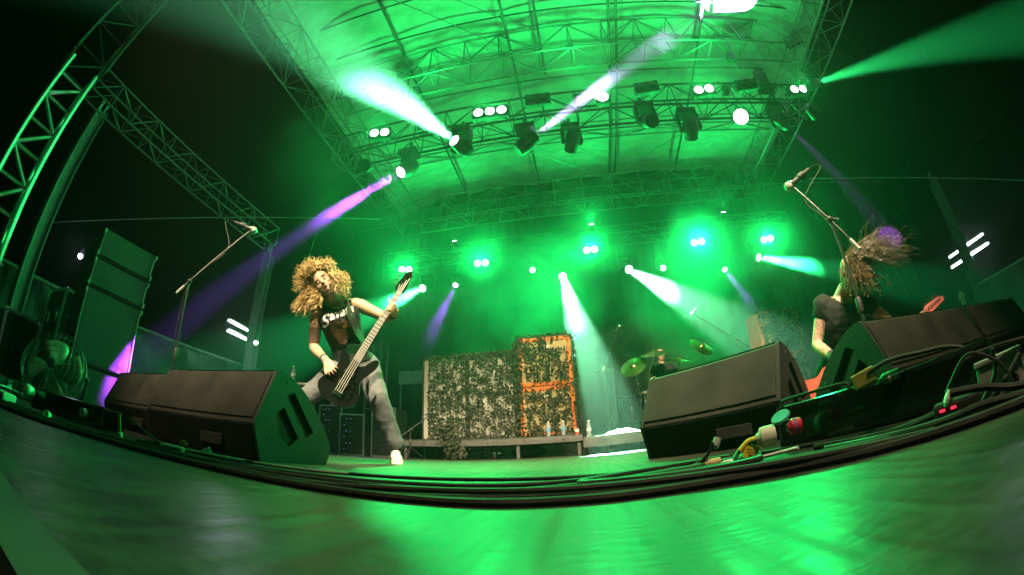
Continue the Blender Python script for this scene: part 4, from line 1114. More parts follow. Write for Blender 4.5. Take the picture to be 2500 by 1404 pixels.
def loft(mb, rings, n=20):
    """rings: (centre, side vector, front vector, half width, half depth)"""
    vs, fs = [], []
    for c, s, f, w, d in rings:
        c, s, f = V(c), V(s).normalized(), V(f).normalized()
        for k in range(n):
            a = 2*math.pi*k/n
            ca, sa = math.cos(a), math.sin(a)
            e = 0.8
            vs.append(c + s*w*math.copysign(abs(ca)**e, ca) + f*d*math.copysign(abs(sa)**e, sa))
    for i in range(len(rings)-1):
        for k in range(n): fs.append((i*n+k, i*n+(k+1) % n, (i+1)*n+(k+1) % n, (i+1)*n+k))
    fs.append(tuple(range(n))[::-1]); fs.append(tuple((len(rings)-1)*n+k for k in range(n)))
    mb.add(vs, fs, True)
def fuse(mb, name, m, parent, voxel=0.008, it=4, wrinkle=0.0, wscale=9.0, keep=None):
    """one continuous surface out of overlapping volumes"""
    me = bpy.data.meshes.new(name)
    me.from_pydata(mb.v, [], mb.f)
    bm = bmesh.new(); bm.from_mesh(me); bmesh.ops.remove_doubles(bm, verts=bm.verts, dist=1e-5); bmesh.ops.recalc_face_normals(bm, faces=bm.faces); bm.to_mesh(me); bm.free()
    o = bpy.data.objects.new(name, me); COL.objects.link(o)
    r = o.modifiers.new('r', 'REMESH'); r.mode = 'VOXEL'; r.voxel_size = voxel; r.use_smooth_shade = True
    s = o.modifiers.new('s', 'SMOOTH'); s.factor = 0.5; s.iterations = it
    dg = bpy.context.evaluated_depsgraph_get()
    me2 = bpy.data.meshes.new_from_object(o.evaluated_get(dg))
    o.modifiers.clear(); o.data = me2
    me2.name = name
    if wrinkle:
        nr = [v.normal.copy() for v in me2.vertices]
        for v, q in zip(me2.vertices, nr):
            c = v.co
            w = mnoise.noise(V((c.x*wscale, c.y*wscale, c.z*wscale*1.8))) + 0.5*mnoise.noise(V((c.x*wscale*2.3, c.y*wscale*2.3, c.z*wscale*3.1)))
            v.co = c + q*wrinkle*w
    me2.materials.clear(); me2.materials.append(m)
    for p in me2.polygons: p.use_smooth = True
    if keep is not None:
        bm = bmesh.new(); bm.from_mesh(me2)
        bmesh.ops.delete(bm, geom=[v for v in bm.verts if not keep(v.co)], context='VERTS')
        bm.to_mesh(me2); bm.free()
    o.parent = parent
    return o
def hand(mb, wrist, knuckle, fingers, thumb, r=0.0085, palm=(0.042, 0.018), nrm=(0, -1, 0)):
    wrist, knuckle = V(wrist), V(knuckle)
    d = (knuckle-wrist).normalized(); s = d.cross(V(nrm)).normalized(); f = s.cross(d)
    loft(mb, [(wrist-d*0.02, s, f, 0.028, 0.02), (wrist+d*0.01, s, f, 0.03, 0.02), (wrist.lerp(knuckle, 0.6), s, f, palm[0], palm[1]), (knuckle, s, f, palm[0], palm[1]*0.85)], 14)
    for ch in fingers: capsule(mb, [V(p) for p in ch], [r, r*0.98, r*0.92, r*0.8][:len(ch)], 8)
    capsule(mb, [V(p) for p in thumb], [r*1.35, r*1.2, r*1.0][:len(thumb)], 8)
def head_shapes(mb, c, u, f, s=1.0):
    """skull, jaw, nose, brow, lips, ears"""
    c, u, f = V(c), V(u).normalized(), V(f).normalized()
    f = (f-u*f.dot(u)).normalized(); x = f.cross(u)
    q = Matrix((x, f, u)).transposed()
    def P(a, b, d): return c + (x*a + f*b + u*d)*s
    mb.ball(P(0, -0.012, 0.03), 0.1*s, 22, 14, (0.76, 0.95, 0.92), q)
    mb.ball(P(0, 0.025, -0.035), 0.07*s, 18, 12, (0.86, 0.85, 1.15), q)
    mb.ball(P(0, 0.055, -0.085), 0.034*s, 14, 10, (1.0, 0.9, 0.85), q)
    for sx in (-1, 1):
        mb.ball(P(sx*0.036, 0.058, -0.018), 0.027*s, 12, 8, (1.1, 0.7, 0.9), q)
        mb.ball(P(sx*0.031, 0.070, 0.030), 0.020*s, 12, 8, (1.4, 0.5, 0.45), q)
        mb.ball(P(sx*0.031, 0.068, 0.010), 0.0135*s, 12, 8, (1.15, 0.8, 0.8), q)
        mb.ball(P(sx*0.078, -0.015, -0.005), 0.03*s, 10, 8, (0.3, 0.6, 1.1), q)
    capsule(mb, [P(0, 0.078, 0.022), P(0, 0.098, -0.016)], [0.009*s, 0.013*s], 10)
    mb.ball(P(0, 0.094, -0.022), 0.014*s, 10, 8, (1.25, 0.8, 0.7), q)
    mb.ball(P(0, 0.078, -0.048), 0.017*s, 10, 8, (1.2, 0.6, 0.4), q)
    mb.ball(P(0, 0.076, -0.064), 0.016*s, 10, 8, (1.1, 0.6, 0.45), q)
    return P, q
def face_parts(root, P, q, s=1.0, beard=None, mouth_open=0.006):
    dk = mat('mouth_dark', (0.06, 0.02, 0.018), 0.6)
    MB().ball(P(0, 0.0855, -0.056), 0.015*s, 12, 8, (1.15, 0.35, mouth_open/0.015), q).build('mouth', dk, root)
    lid = mat('eyelash_brow', (0.05, 0.03, 0.018), 0.8)
    for sx in (-1, 1):
        MB().ball(P(sx*0.031, 0.0785, 0.005), 0.012*s, 10, 6, (1.15, 0.25, 0.16), q).build('eyelid', lid, root)
        MB().ball(P(sx*0.032, 0.0800, 0.033), 0.017*s, 10, 6, (1.25, 0.28, 0.2), q).build('eyebrow', lid, root)
    if beard:
        b = MB()
        rnd = random.Random(3)
        for _ in range(900):
            a = rnd.uniform(-1.9, 1.9); t = rnd.random()
            zz = -0.05-0.065*t
            if abs(a) < 0.45 and zz > -0.072 and rnd.random() < 0.85: continue
            rr = 0.072-0.012*t
            p = P(rr*math.sin(a)*0.86, 0.026+rr*math.cos(a)*(0.8), zz)
            e = (p-P(0, 0.0, -0.03)).normalized()*0.012+V((0, 0, -0.008))
            w = e.orthogonal().normalized()*0.0022
            b.add([p-w, p+w, p+e], [(0, 1, 2)])
        b.build('beard', beard, root)
def curl(p, d, L, amp, turns, r, rnd, droop=0.0, n=9):
    """points of a curly strand"""
    d = V(d).normalized(); a = d.orthogonal().normalized(); b = d.cross(a)
    ph = rnd.uniform(0, 6.28); out = []
    for i in range(n):
        t = i/(n-1)
        w = ph + t*turns*6.283
        out.append(V(p) + d*L*t + (a*math.cos(w)+b*math.sin(w))*amp*min(1, t*2.5) - V((0, 0, droop*t*t)))
    return out
HAIR_B = mat('curly_hair', (0.74, 0.54, 0.26), 0.45, 0, 0.4, 40, col2=(0.34, 0.22, 0.09))
HAIR_G = mat('brown_hair', (0.12, 0.072, 0.034), 0.42, 0, 0.5, 30)
BEARD = mat('beard_hair', (0.08, 0.045, 0.02), 0.7, 0, 0.4, 60)
TANK = mat('black_cotton', (0.009, 0.009, 0.010), 0.85, 0, 0.3, 20, 0.3, 260)
SLACKS = mat('grey_trouser', (0.12, 0.13, 0.145), 0.8, 0, 0.22, 25, 0.25, 300)
SHOE = mat('white_sneaker', (0.68, 0.66, 0.60), 0.55, 0, 0.15, 25, 0.2, 120)
SOLE = mat('sneaker_sole', (0.74, 0.72, 0.66), 0.6, 0, 0.1, 20)
# ------------------------------------------------------------------ bassist
def bassist():
    J = dict(headc=(-1.945, 2.505, 1.385), neck0=(-1.925, 2.630, 1.300), nb=(-1.921, 2.707, 1.266), shL=(-1.775, 2.799, 1.292), shR=(-2.063, 2.611, 1.165), chest=(-1.897, 2.715, 1.153), waist=(-1.872, 2.872, 0.934), hipL=(-1.757, 3.007, 0.812), hipR=(-1.925, 2.885, 0.76), pel=(-1.842, 2.953, 0.810), elL=(-1.560, 2.935, 1.200), wrL=(-1.398, 2.775, 1.165), elR=(-2.076, 2.650, 0.890), wrR=(-1.862, 2.545, 0.752), haR=(-1.775, 2.517, 0.672), knL=(-1.600, 2.950, 0.505), anL=(-1.525, 3.125, 0.14), knR=(-2.10, 2.645, 0.480), anR=(-2.36, 2.86, 0.10))
    J = {k: V(v) for k, v in J.items()}
    root = thing('person', 'bassist in black sleeveless shirt and grey trousers with curly hair, leaning back', 'person', (-1.8, 2.95, 0))
    O = V((-1.8, 2.95, 0))
    J = {k: v-O for k, v in J.items()}
    S = (J['shL']-J['shR']).normalized()
    hs = (J['hipL']-J['hipR']).normalized()
    ax = (J['nb']-J['pel']).normalized()
    F = ax.cross(S).normalized()
    if F.y > 0: F = -F
    Fh = ax.cross(hs).normalized()
    if Fh.y > 0: Fh = -Fh
    chest2 = J['chest']*0.45 + J['nb']*0.55
    def torso(mb, g, lo=0, hi=9):
        R = [(J['pel']-V((0, 0, 0.09)), hs, Fh, 0.13+g, 0.11+g), (J['pel'], hs, Fh, 0.158+g, 0.115+g), (J['waist'], hs*0.5+S*0.5, Fh*0.5+F*0.5, 0.138+g, 0.10+g), (J['chest']*0.6+J['waist']*0.4, S, F, 0.152+g, 0.112+g), (J['chest'], S, F, 0.165+g, 0.118+g), (chest2, S, F, 0.158+g, 0.098+g), (J['nb']-ax*0.005, S, F, 0.10+g, 0.06+g)]
        loft(mb, R[lo:hi])
    hu = V((-0.50, -0.36, 0.62)).normalized()
    hf = V((0.5, -0.78, -0.38))
    b = MB()
    torso(b, 0.0)
    capsule(b, [J['nb']-ax*0.03, J['neck0'], J['headc']-hu*0.05], [0.062, 0.056, 0.054])
    P, q = head_shapes(b, J['headc'], hu, hf)
    for s in 'LR':
        sh, el, wr = J['sh'+s], J['el'+s], J['wr'+s]
        sh2 = sh.lerp(chest2, 0.12)
        capsule(b, [sh2, sh.lerp(el, 0.12), sh.lerp(el, 0.5), el], [0.062, 0.060, 0.051, 0.040])
        capsule(b, [el, el.lerp(wr, 0.3), wr], [0.040, 0.043, 0.027])
        hp, kn, an = J['hip'+s], J['kn'+s], J['an'+s]
        capsule(b, [hp, hp.lerp(kn, 0.5), kn, kn.lerp(an, 0.35), an], [0.085, 0.075, 0.055, 0.053, 0.036])
    # bass neck direction for the fretting hand
    A, Bv, Nn = BASS['a'], BASS['b'], BASS['n']
    G = BASS['at'](0.865, 0, 0.0) - O
    def H(a_, b_, n_): return G + A*a_ + Bv*b_ + Nn*n_
    fing = []
    for k in range(4):
        t = (k-1.5)*0.021
        fing.append([H(t, 0.040, -0.012), H(t+0.004, 0.040, 0.020), H(t+0.004, 0.015, 0.036), H(t-0.002, -0.018, 0.030)])
    hand(b, J['wrL'], H(-0.002, 0.046, -0.022), fing, [H(-0.035, 0.035, -0.035), H(0.02, 0.0, -0.036), H(0.055, -0.045, -0.018)], nrm=tuple(Nn))
    kn_ = J['wrR'].lerp(J['haR'], 0.72)
    d = (J['haR']-J['wrR']).normalized(); sd = d.cross(Nn).normalized()
    fing = []
    for k in range(4):
        o = sd*((1.5-k)*0.019)
        L = (0.9, 1.05, 1.0, 0.8)[k]
        p0 = kn_ + o
        fing.append([p0, p0 + d*0.035*L + Nn*0.012 + o*0.2, p0 + d*0.062*L + o*0.35 - Nn*0.004, p0 + d*0.078*L - Nn*0.024 + o*0.4])
    hand(b, J['wrR'], kn_, fing, [J['wrR'].lerp(kn_, 0.45)+sd*0.03, kn_ + sd*0.052 + d*0.0, kn_ + sd*0.055 + d*0.035], nrm=tuple(Nn))
    body = fuse(b, 'body', SKIN, root, 0.0065, 3)
    face_parts(root, P, q, beard=BEARD, mouth_open=0.008)
    # upper-arm tattoo
    t = MB(); sh, el = J['shR'], J['elR']
    t.tube([sh.lerp(el, 0.42), sh.lerp(el, 0.62), sh.lerp(el, 0.88)], [0.0545, 0.0515, 0.0445], 16, False)
    t.build('tattoo', INK, root)
    # clothes
    c = MB(); torso(c, 0.013, 0, 7)
    for s_, sg in (('L', 1), ('R', -1)):
        p = J['sh'+s_].lerp(chest2, 0.42)
        capsule(c, [p-ax*0.06, p+ax*0.022], [0.062, 0.05])
    cutc = J['nb']+F*0.055+ax*0.01
    tank = fuse(c, 'tank_top', TANK, root, 0.009, 3, 0.007, 10, keep=lambda v: (v-cutc).length > 0.062 and v.z > J['pel'].z-0.05)
    p_ = MB()
    loft(p_, [(J['pel']-V((0, 0, 0.13)), hs, Fh, 0.135, 0.12), (J['pel'], hs, Fh, 0.174, 0.132), (J['pel']+ax*0.07, hs, Fh, 0.164, 0.126)])
    for s in 'LR':
        hp, kn, an = J['hip'+s], J['kn'+s], J['an'+s]
        capsule(p_, [hp, hp.lerp(kn, 0.45), kn, kn.lerp(an, 0.4), an+V((0, 0, 0.03))], [0.110, 0.102, 0.087, 0.082, 0.070])
    fuse(p_, 'trousers', SLACKS, root, 0.010, 3, 0.006, 8)
    bl = MB(); loft(bl, [(J['pel']+ax*0.045, hs, Fh, 0.176, 0.138), (J['pel']+ax*0.085, hs, Fh, 0.172, 0.134)]); bl.build('belt', BLKVIN, root)
    for s, toe in (('L', V((-1.40, 2.93, 0.0))-O), ('R', V((-2.45, 2.62, 0.0))-O)):
        an = J['an'+s]; heel = V((an.x, an.y, 0.045)); d = (toe-V((heel.x, heel.y, 0))); d.z = 0; d.normalize()
        heel = heel - d*0.035
        sh_ = MB()
        capsule(sh_, [heel+V((0, 0, 0.01)), heel+d*0.13+V((0, 0, -0.002)), heel+d*0.225+V((0, 0, -0.012))], [0.042, 0.043, 0.034])
        capsule(sh_, [heel+d*0.02+V((0, 0, 0.02)), heel+d*0.03+V((0, 0, 0.09))], [0.042, 0.046])
        so = fuse(sh_, 'shoe', SHOE, root, 0.008, 3)
        sd = V((-d.y, d.x, 0))
        vs = []
        out = [(0.0-0.047, 0.02), (-0.03, 0.038), (0.05, 0.040), (0.13, 0.048), (0.2, 0.047), (0.25, 0.03), (0.265, 0.0), (0.25, -0.03), (0.2, -0.047), (0.13, -0.048), (0.05, -0.04), (-0.03, -0.038), (-0.047, -0.02)]
        MB().prism(out, 0.03, heel-V((0, 0, 0.045)), (d, sd, V((0, 0, 1)))).build('sole', SOLE, so)
        for k in range(5):
            pc = heel + d*(0.075+0.022*k) + V((0, 0, 0.062-0.009*k))
            MB().tube([pc-sd*0.026+V((0, 0, -0.008)), pc+V((0, 0, 0.004)), pc+sd*0.026+V((0, 0, -0.008))], 0.0035, 5).build('lace', WHITEP, so)
        sk = MB(); capsule(sk, [an+V((0, 0, -0.02)), an+V((0, 0, 0.05))], [0.045, 0.043]); sk.build('sock', TANK, root)
    d = (J['elL']-J['wrL']).normalized()
    MB().lathe([(0.034, 0.01), (0.036, 0.013), (0.040, 0.055), (0.038, 0.058)], J['wrL'], d, 18).build('wristband', BLKVIN, root)
    d = (J['elR']-J['wrR']).normalized()
    MB().lathe([(0.0315, 0.012), (0.033, 0.015), (0.034, 0.027), (0.032, 0.03)], J['wrR'], d, 18).build('bracelet', GREYP, root)
    MB().lathe([(0.033, 0.035), (0.0345, 0.038), (0.0345, 0.05), (0.033, 0.053)], J['wrR'], d, 18).build('bracelet', BLKVIN, root)
    # curly hair: a soft core and many separate curls
    rnd = random.Random(11)
    h = MB()
    hc = J['headc'] + hu*0.035 - V(hf).normalized()*0.02
    x = V(hf).normalized().cross(hu)
    hf_ = (V(hf)-hu*V(hf).dot(hu)).normalized()
    cnt = 0
    while cnt < 1500:
        d = V((rnd.gauss(0, 1), rnd.gauss(0, 1), rnd.gauss(0, 1))).normalized()
        fu, fx, ff = d.dot(hu), d.dot(x), d.dot(hf_)
        if ff > 0.45 and fu < 0.62: continue        # keep the face free
        if fu < -0.75: continue
        cnt += 1
        side = -fx                                  # more volume on the side the head falls to
        L = rnd.uniform(0.07, 0.15)*(1.0+0.35*max(0, -d.x))
        p0 = hc + d*0.075
        dd = d*0.9 + V((-0.25 if d.x < 0.1 else 0.25, -0.05, -0.25 if fu < 0.3 else 0.0))
        if fu < 0.25: L *= 1.5; dd = dd + V((0, 0, -0.5))
        h.tube(curl(p0, dd, L, rnd.uniform(0.008, 0.022), rnd.uniform(1.2, 3.0), 0, rnd, rnd.uniform(0.0, 0.04), 13), [0.0034, 0.0038, 0.004, 0.004, 0.004, 0.0038, 0.0036, 0.0034, 0.0031, 0.0027, 0.0022, 0.0016, 0.0008], 4, False)
    h.build('hair', HAIR_B, root)
    # guitar strap
    body_anchor = BASS['at'](0.40, -0.11, 0.02)-O
    sp = smooth_path([J['shL'].lerp(chest2, 0.45)+ax*0.02-F*0.10-ax*0.12, J['shL'].lerp(chest2, 0.45)-F*0.06+ax*0.03, J['shL'].lerp(chest2, 0.42)+ax*0.058, J['shL'].lerp(chest2, 0.45)+F*0.085+ax*0.015, J['chest']+S*0.09+F*0.142, J['chest']*0.5+J['waist']*0.5+S*0.10+F*0.145, J['waist']+S*0.115+F*0.13, body_anchor], 6)
    vs, fs = [], []
    for i, p in enumerate(sp):
        t = (sp[min(i+1, len(sp)-1)]-sp[max(i-1, 0)]).normalized()
        nn = (p-(J['chest']+ax*max(-0.2, min(0.12, (p-J['chest']).dot(ax))))).normalized()
        w = t.cross(nn).normalized()*0.037
        vs += [p-w, p+w, p+w+nn*0.004, p-w+nn*0.004]
    for i in range(len(sp)-1):
        for k in range(4): fs.append((i*4+k, i*4+(k+1) % 4, (i+1)*4+(k+1) % 4, (i+1)*4+k))
    st = MB().add(vs, fs, True).build('guitar_strap', BLKVIN, root)
    for i in (20, 24, 30, 33):
        p = sp[i]; nn = (p-(J['chest']+ax*max(-0.2, min(0.12, (p-J['chest']).dot(ax))))).normalized()
        MB().lathe([(0.008, 0.0), (0.008, 0.004), (0.004, 0.007)], p+nn*0.003, nn, 10).build('stud', CHROME, st)
    # print on the shirt, laid on the cloth by casting from the front
    from mathutils.bvhtree import BVHTree
    bvh = BVHTree.FromPolygons([v.co for v in tank.data.vertices], [p.vertices for p in tank.data.polygons])
    prx = (S - F*S.dot(F)).normalized(); pru = prx.cross(F)
    if pru.z < 0: pru = -pru
    pc = J['chest'] + F*0.4
    def lay(pts2, faces, name, m, lift=0.003):
        vs = []
        for (a, c_) in pts2:
            o_ = pc + prx*a + pru*c_
            hit = bvh.ray_cast(o_, -F, 1.0)
            vs.append((hit[0] + F*lift) if hit[0] is not None else (o_ - F*0.28))
        return MB().add(vs, faces, False).build(name, m, root)
    WHITE_INK = mat('white_print', (0.72, 0.72, 0.70), 0.8, 0, 0.15, 60)
    def write(body, size, x0, z0, sy, slope):
        cu = bpy.data.curves.new('lettering', 'FONT'); cu.body = body; cu.size = size; cu.shear = 0.35; cu.offset = 0.0022; cu.resolution_u = 3
        to = bpy.data.objects.new('lettering', cu); COL.objects.link(to)
        dg = bpy.context.evaluated_depsgraph_get()
        tm = bpy.data.meshes.new_from_object(to.evaluated_get(dg))
        bm = bmesh.new(); bm.from_mesh(tm); bmesh.ops.triangulate(bm, faces=bm.faces); bmesh.ops.subdivide_edges(bm, edges=bm.edges, cuts=2, use_grid_fill=True)
        bm.verts.index_update()
        pts2 = [(v.co.x+x0, v.co.y*sy+z0+(v.co.x+x0)*slope) for v in bm.verts]
        lay(pts2, [[v.index for v in f.verts] for f in bm.faces], 'lettering', WHITE_INK, 0.005)
        bm.free(); bpy.data.objects.remove(to)
    write('S', 0.135, -0.165, -0.028, 1.0, 0.12)
    write('avata', 0.105, -0.088, 0.010, 0.95, 0.12)
    def blob(pts, name, m, lift):
        n = len(pts); cx = sum(p[0] for p in pts)/n; cz = sum(p[1] for p in pts)/n
        P2 = [(cx, cz)]
        for k in (0.35, 0.7, 1.0): P2 += [(cx+(a-cx)*k, cz+(b2-cz)*k) for a, b2 in pts]
        fs = [(0, 1+i, 1+(i+1) % n) for i in range(n)]
        for r_ in range(2): fs += [(1+r_*n+i, 1+(r_+1)*n+i, 1+(r_+1)*n+(i+1) % n, 1+r_*n+(i+1) % n) for i in range(n)]
        lay(P2, fs, name, m, lift)
    blob([(-0.10, -0.05), (-0.05, -0.015), (0.02, -0.01), (0.055, -0.03), (0.06, -0.06), (0.04, -0.15), (0.0, -0.22), (-0.05, -0.2), (-0.085, -0.12)], 'bird_print', mat('brown_print', (0.085, 0.035, 0.012), 0.85, 0, 0.7, 30), 0.0035)
    blob([(0.0, -0.07), (0.03, -0.052), (0.062, -0.068), (0.075, -0.09), (0.05, -0.085), (0.02, -0.09)], 'beak_print', mat('yellow_print', (0.55, 0.30, 0.04), 0.85), 0.006)
# ------------------------------------------------------------------ bass guitar
BASS = {}
def bass_frame():
    tail, hd = V((-1.80, 2.575, 0.43)), V((-1.255, 2.720, 1.470))
    a = (hd-tail).normalized()
    n = V((0.50, -0.84, -0.15)); n = (n-a*n.dot(a)).normalized()
    b = n.cross(a).normalized()
    if b.x < 0: b = -b
    BASS.update(a=a, b=b, n=n, tail=tail, at=lambda s, t, z: tail + a*s + b*t + n*z)
bass_frame()
def bass_guitar():
    A, B, N, T = BASS['a'], BASS['b'], BASS['n'], BASS['tail']
    r = thing('bass_guitar', 'black four-string bass guitar held by the curly haired bassist', 'bass guitar', T)
    ax = (A, B, N)
    def p(s, t, z): return A*s + B*t + N*z
    out = [(0.0, 0.0), (0.005, -0.06), (0.04, -0.135), (0.10, -0.165), (0.165, -0.15), (0.22, -0.118), (0.27, -0.112), (0.33, -0.135), (0.40, -0.16), (0.45, -0.155), (0.462, -0.13), (0.43, -0.10), (0.375, -0.075), (0.35, -0.04), (0.35, 0.035), (0.375, 0.06), (0.40, 0.10), (0.395, 0.135), (0.35, 0.135), (0.28, 0.11), (0.22, 0.115), (0.16, 0.15), (0.10, 0.17), (0.045, 0.15), (0.01, 0.08)]
    out = [(v.x, v.y) for v in smooth_path([(x, y, 0) for x, y in out+[out[0]]], 3)][:-1]
    out = [(s, -t) for s, t in out]
    bd = MB()
    n = len(out); cs, ct = 0.2, 0.0
    rings = [(0.985, -0.006), (1.0, 0.004), (1.0, 0.034), (0.975, 0.044)]
    vs, fs = [], []
    for k, z in rings:
        for s, t in out: vs.append(p(cs+(s-cs)*k, ct+(t-ct)*k, z-0.03))
    for i in range(3):
        for j in range(n): fs.append((i*n+j, i*n+(j+1) % n, (i+1)*n+(j+1) % n, (i+1)*n+j))
    fs += [tuple(range(n)), tuple(3*n+j for j in range(n))]
    bd.add(vs, fs, False)
    body = bd.build('body', BLKGLOSS, r)
    nk = MB()
    vs = []
    for s, w in ((0.30, 0.031), (1.0, 0.021)):
        vs += [p(s, -w, 0.018), p(s, w, 0.018), p(s, w*0.75, 0.002), p(s, 0, -0.008), p(s, -w*0.75, 0.002)]
    nk.add(vs, [(0, 1, 6, 5), (1, 2, 7, 6), (2, 3, 8, 7), (3, 4, 9, 8), (4, 0, 5, 9), (0, 1, 2, 3, 4), (5, 6, 7, 8, 9)])
    nk.build('neck', BLKGLOSS, r)
    MB().add([p(0.28, -0.030, 0.0185), p(0.28, 0.030, 0.0185), p(1.0, 0.020, 0.0185), p(1.0, -0.020, 0.0185), p(0.28, -0.030, 0.023), p(0.28, 0.030, 0.023), p(1.0, 0.020, 0.023), p(1.0, -0.020, 0.023)], [(4, 5, 6, 7), (0, 1, 5, 4), (1, 2, 6, 5), (2, 3, 7, 6), (3, 0, 4, 7), (0, 1, 2, 3)]).build('fretboard', mat('ebony', (0.02, 0.015, 0.012), 0.35), r)
    FRET = mat('nickel_wire', (0.85, 0.83, 0.78), 0.4, 0.35, 0.1, 30)
    SC = 0.86; nut = 1.0
    for k in range(1, 23):
        s = nut - SC*(1-2**(-k/12))
        if s < 0.285: break
        w = 0.020+0.010*(1.0-s)/0.72
        MB().rod(p(s, -w-0.001, 0.0235), p(s, w+0.001, 0.0235), 0.0034, n=6).build('fret', FRET, r)
    for i in range(4):
        t = (i-1.5)
        MB().tube([p(0.10, t*0.0175, 0.034), p(1.0, t*0.0098, 0.0285), p(1.06+0.028*i, t*0.014-0.01, 0.022)], [0.0022, 0.0022, 0.0022], 5).build('string', FRET, r)
    hs = [(0.995, -0.022), (1.02, -0.045), (1.06, -0.05), (1.15, -0.042), (1.19, -0.028), (1.205, -0.005), (1.17, 0.018), (1.08, 0.03), (1.02, 0.035), (0.995, 0.022)]
    MB().prism([(s, t) for s, t in hs], 0.016, p(0, 0, 0.0), ax).build('headstock', BLKGLOSS, r)
    MB().box(p(1.0, 0, 0.024), (0.001, 0.001, 0.001)).prism([(0.996, -0.021), (1.002, -0.021), (1.002, 0.021), (0.996, 0.021)], 0.01, p(0, 0, 0.018), ax).build('nut', WHITEP, r)
    for i in range(4):
        c = p(1.045+0.036*i, -0.02+0.0*i, 0.016)
        po = MB().lathe([(0.006, 0), (0.006, 0.014), (0.007, 0.016)], c, N, 10).build('tuner_post', CHROME, r)
        e = p(1.045+0.036*i, -0.066, 0.006)
        MB().rod(p(1.045+0.036*i, -0.04, 0.006), e, 0.004, n=8).ball(e-B*0.008, 0.014, 10, 8, (1, 1, 0.6)).build('tuner_key', CHROME, r)
    for s in (0.16, 0.25): MB().prism([(s, -0.042), (s+0.035, -0.042), (s+0.035, 0.042), (s, 0.042)], 0.014, p(0, 0, 0.012), ax).build('pickup', BLK, r)
    MB().prism([(0.07, -0.04), (0.12, -0.04), (0.12, 0.04), (0.07, 0.04)], 0.012, p(0, 0, 0.0135), ax).build('bridge', CHROME, r)
    for i in range(4): MB().lathe([(0.011, 0), (0.011, 0.012), (0.008, 0.016)], p(0.10+0.045*i, 0.085-0.004*i, 0.0135), N, 14).build('control_knob', CHROME, r)
    for s, t in ((0.0, 0.0), (0.455, -0.145)): MB().lathe([(0.006, 0), (0.004, 0.006), (0.009, 0.012)], p(s, t, 0.0), -A if s == 0 else A, 10).build('strap_button', CHROME, r)
    MB().tube(smooth_path([p(1.16, 0.0, 0.012), p(1.215, 0.02, 0.02), p(1.225, 0.055, 0.0), p(1.18, 0.06, -0.01)]), 0.0016, 5).build('loose_string_end', CHROME, r)
bassist()
bass_guitar()
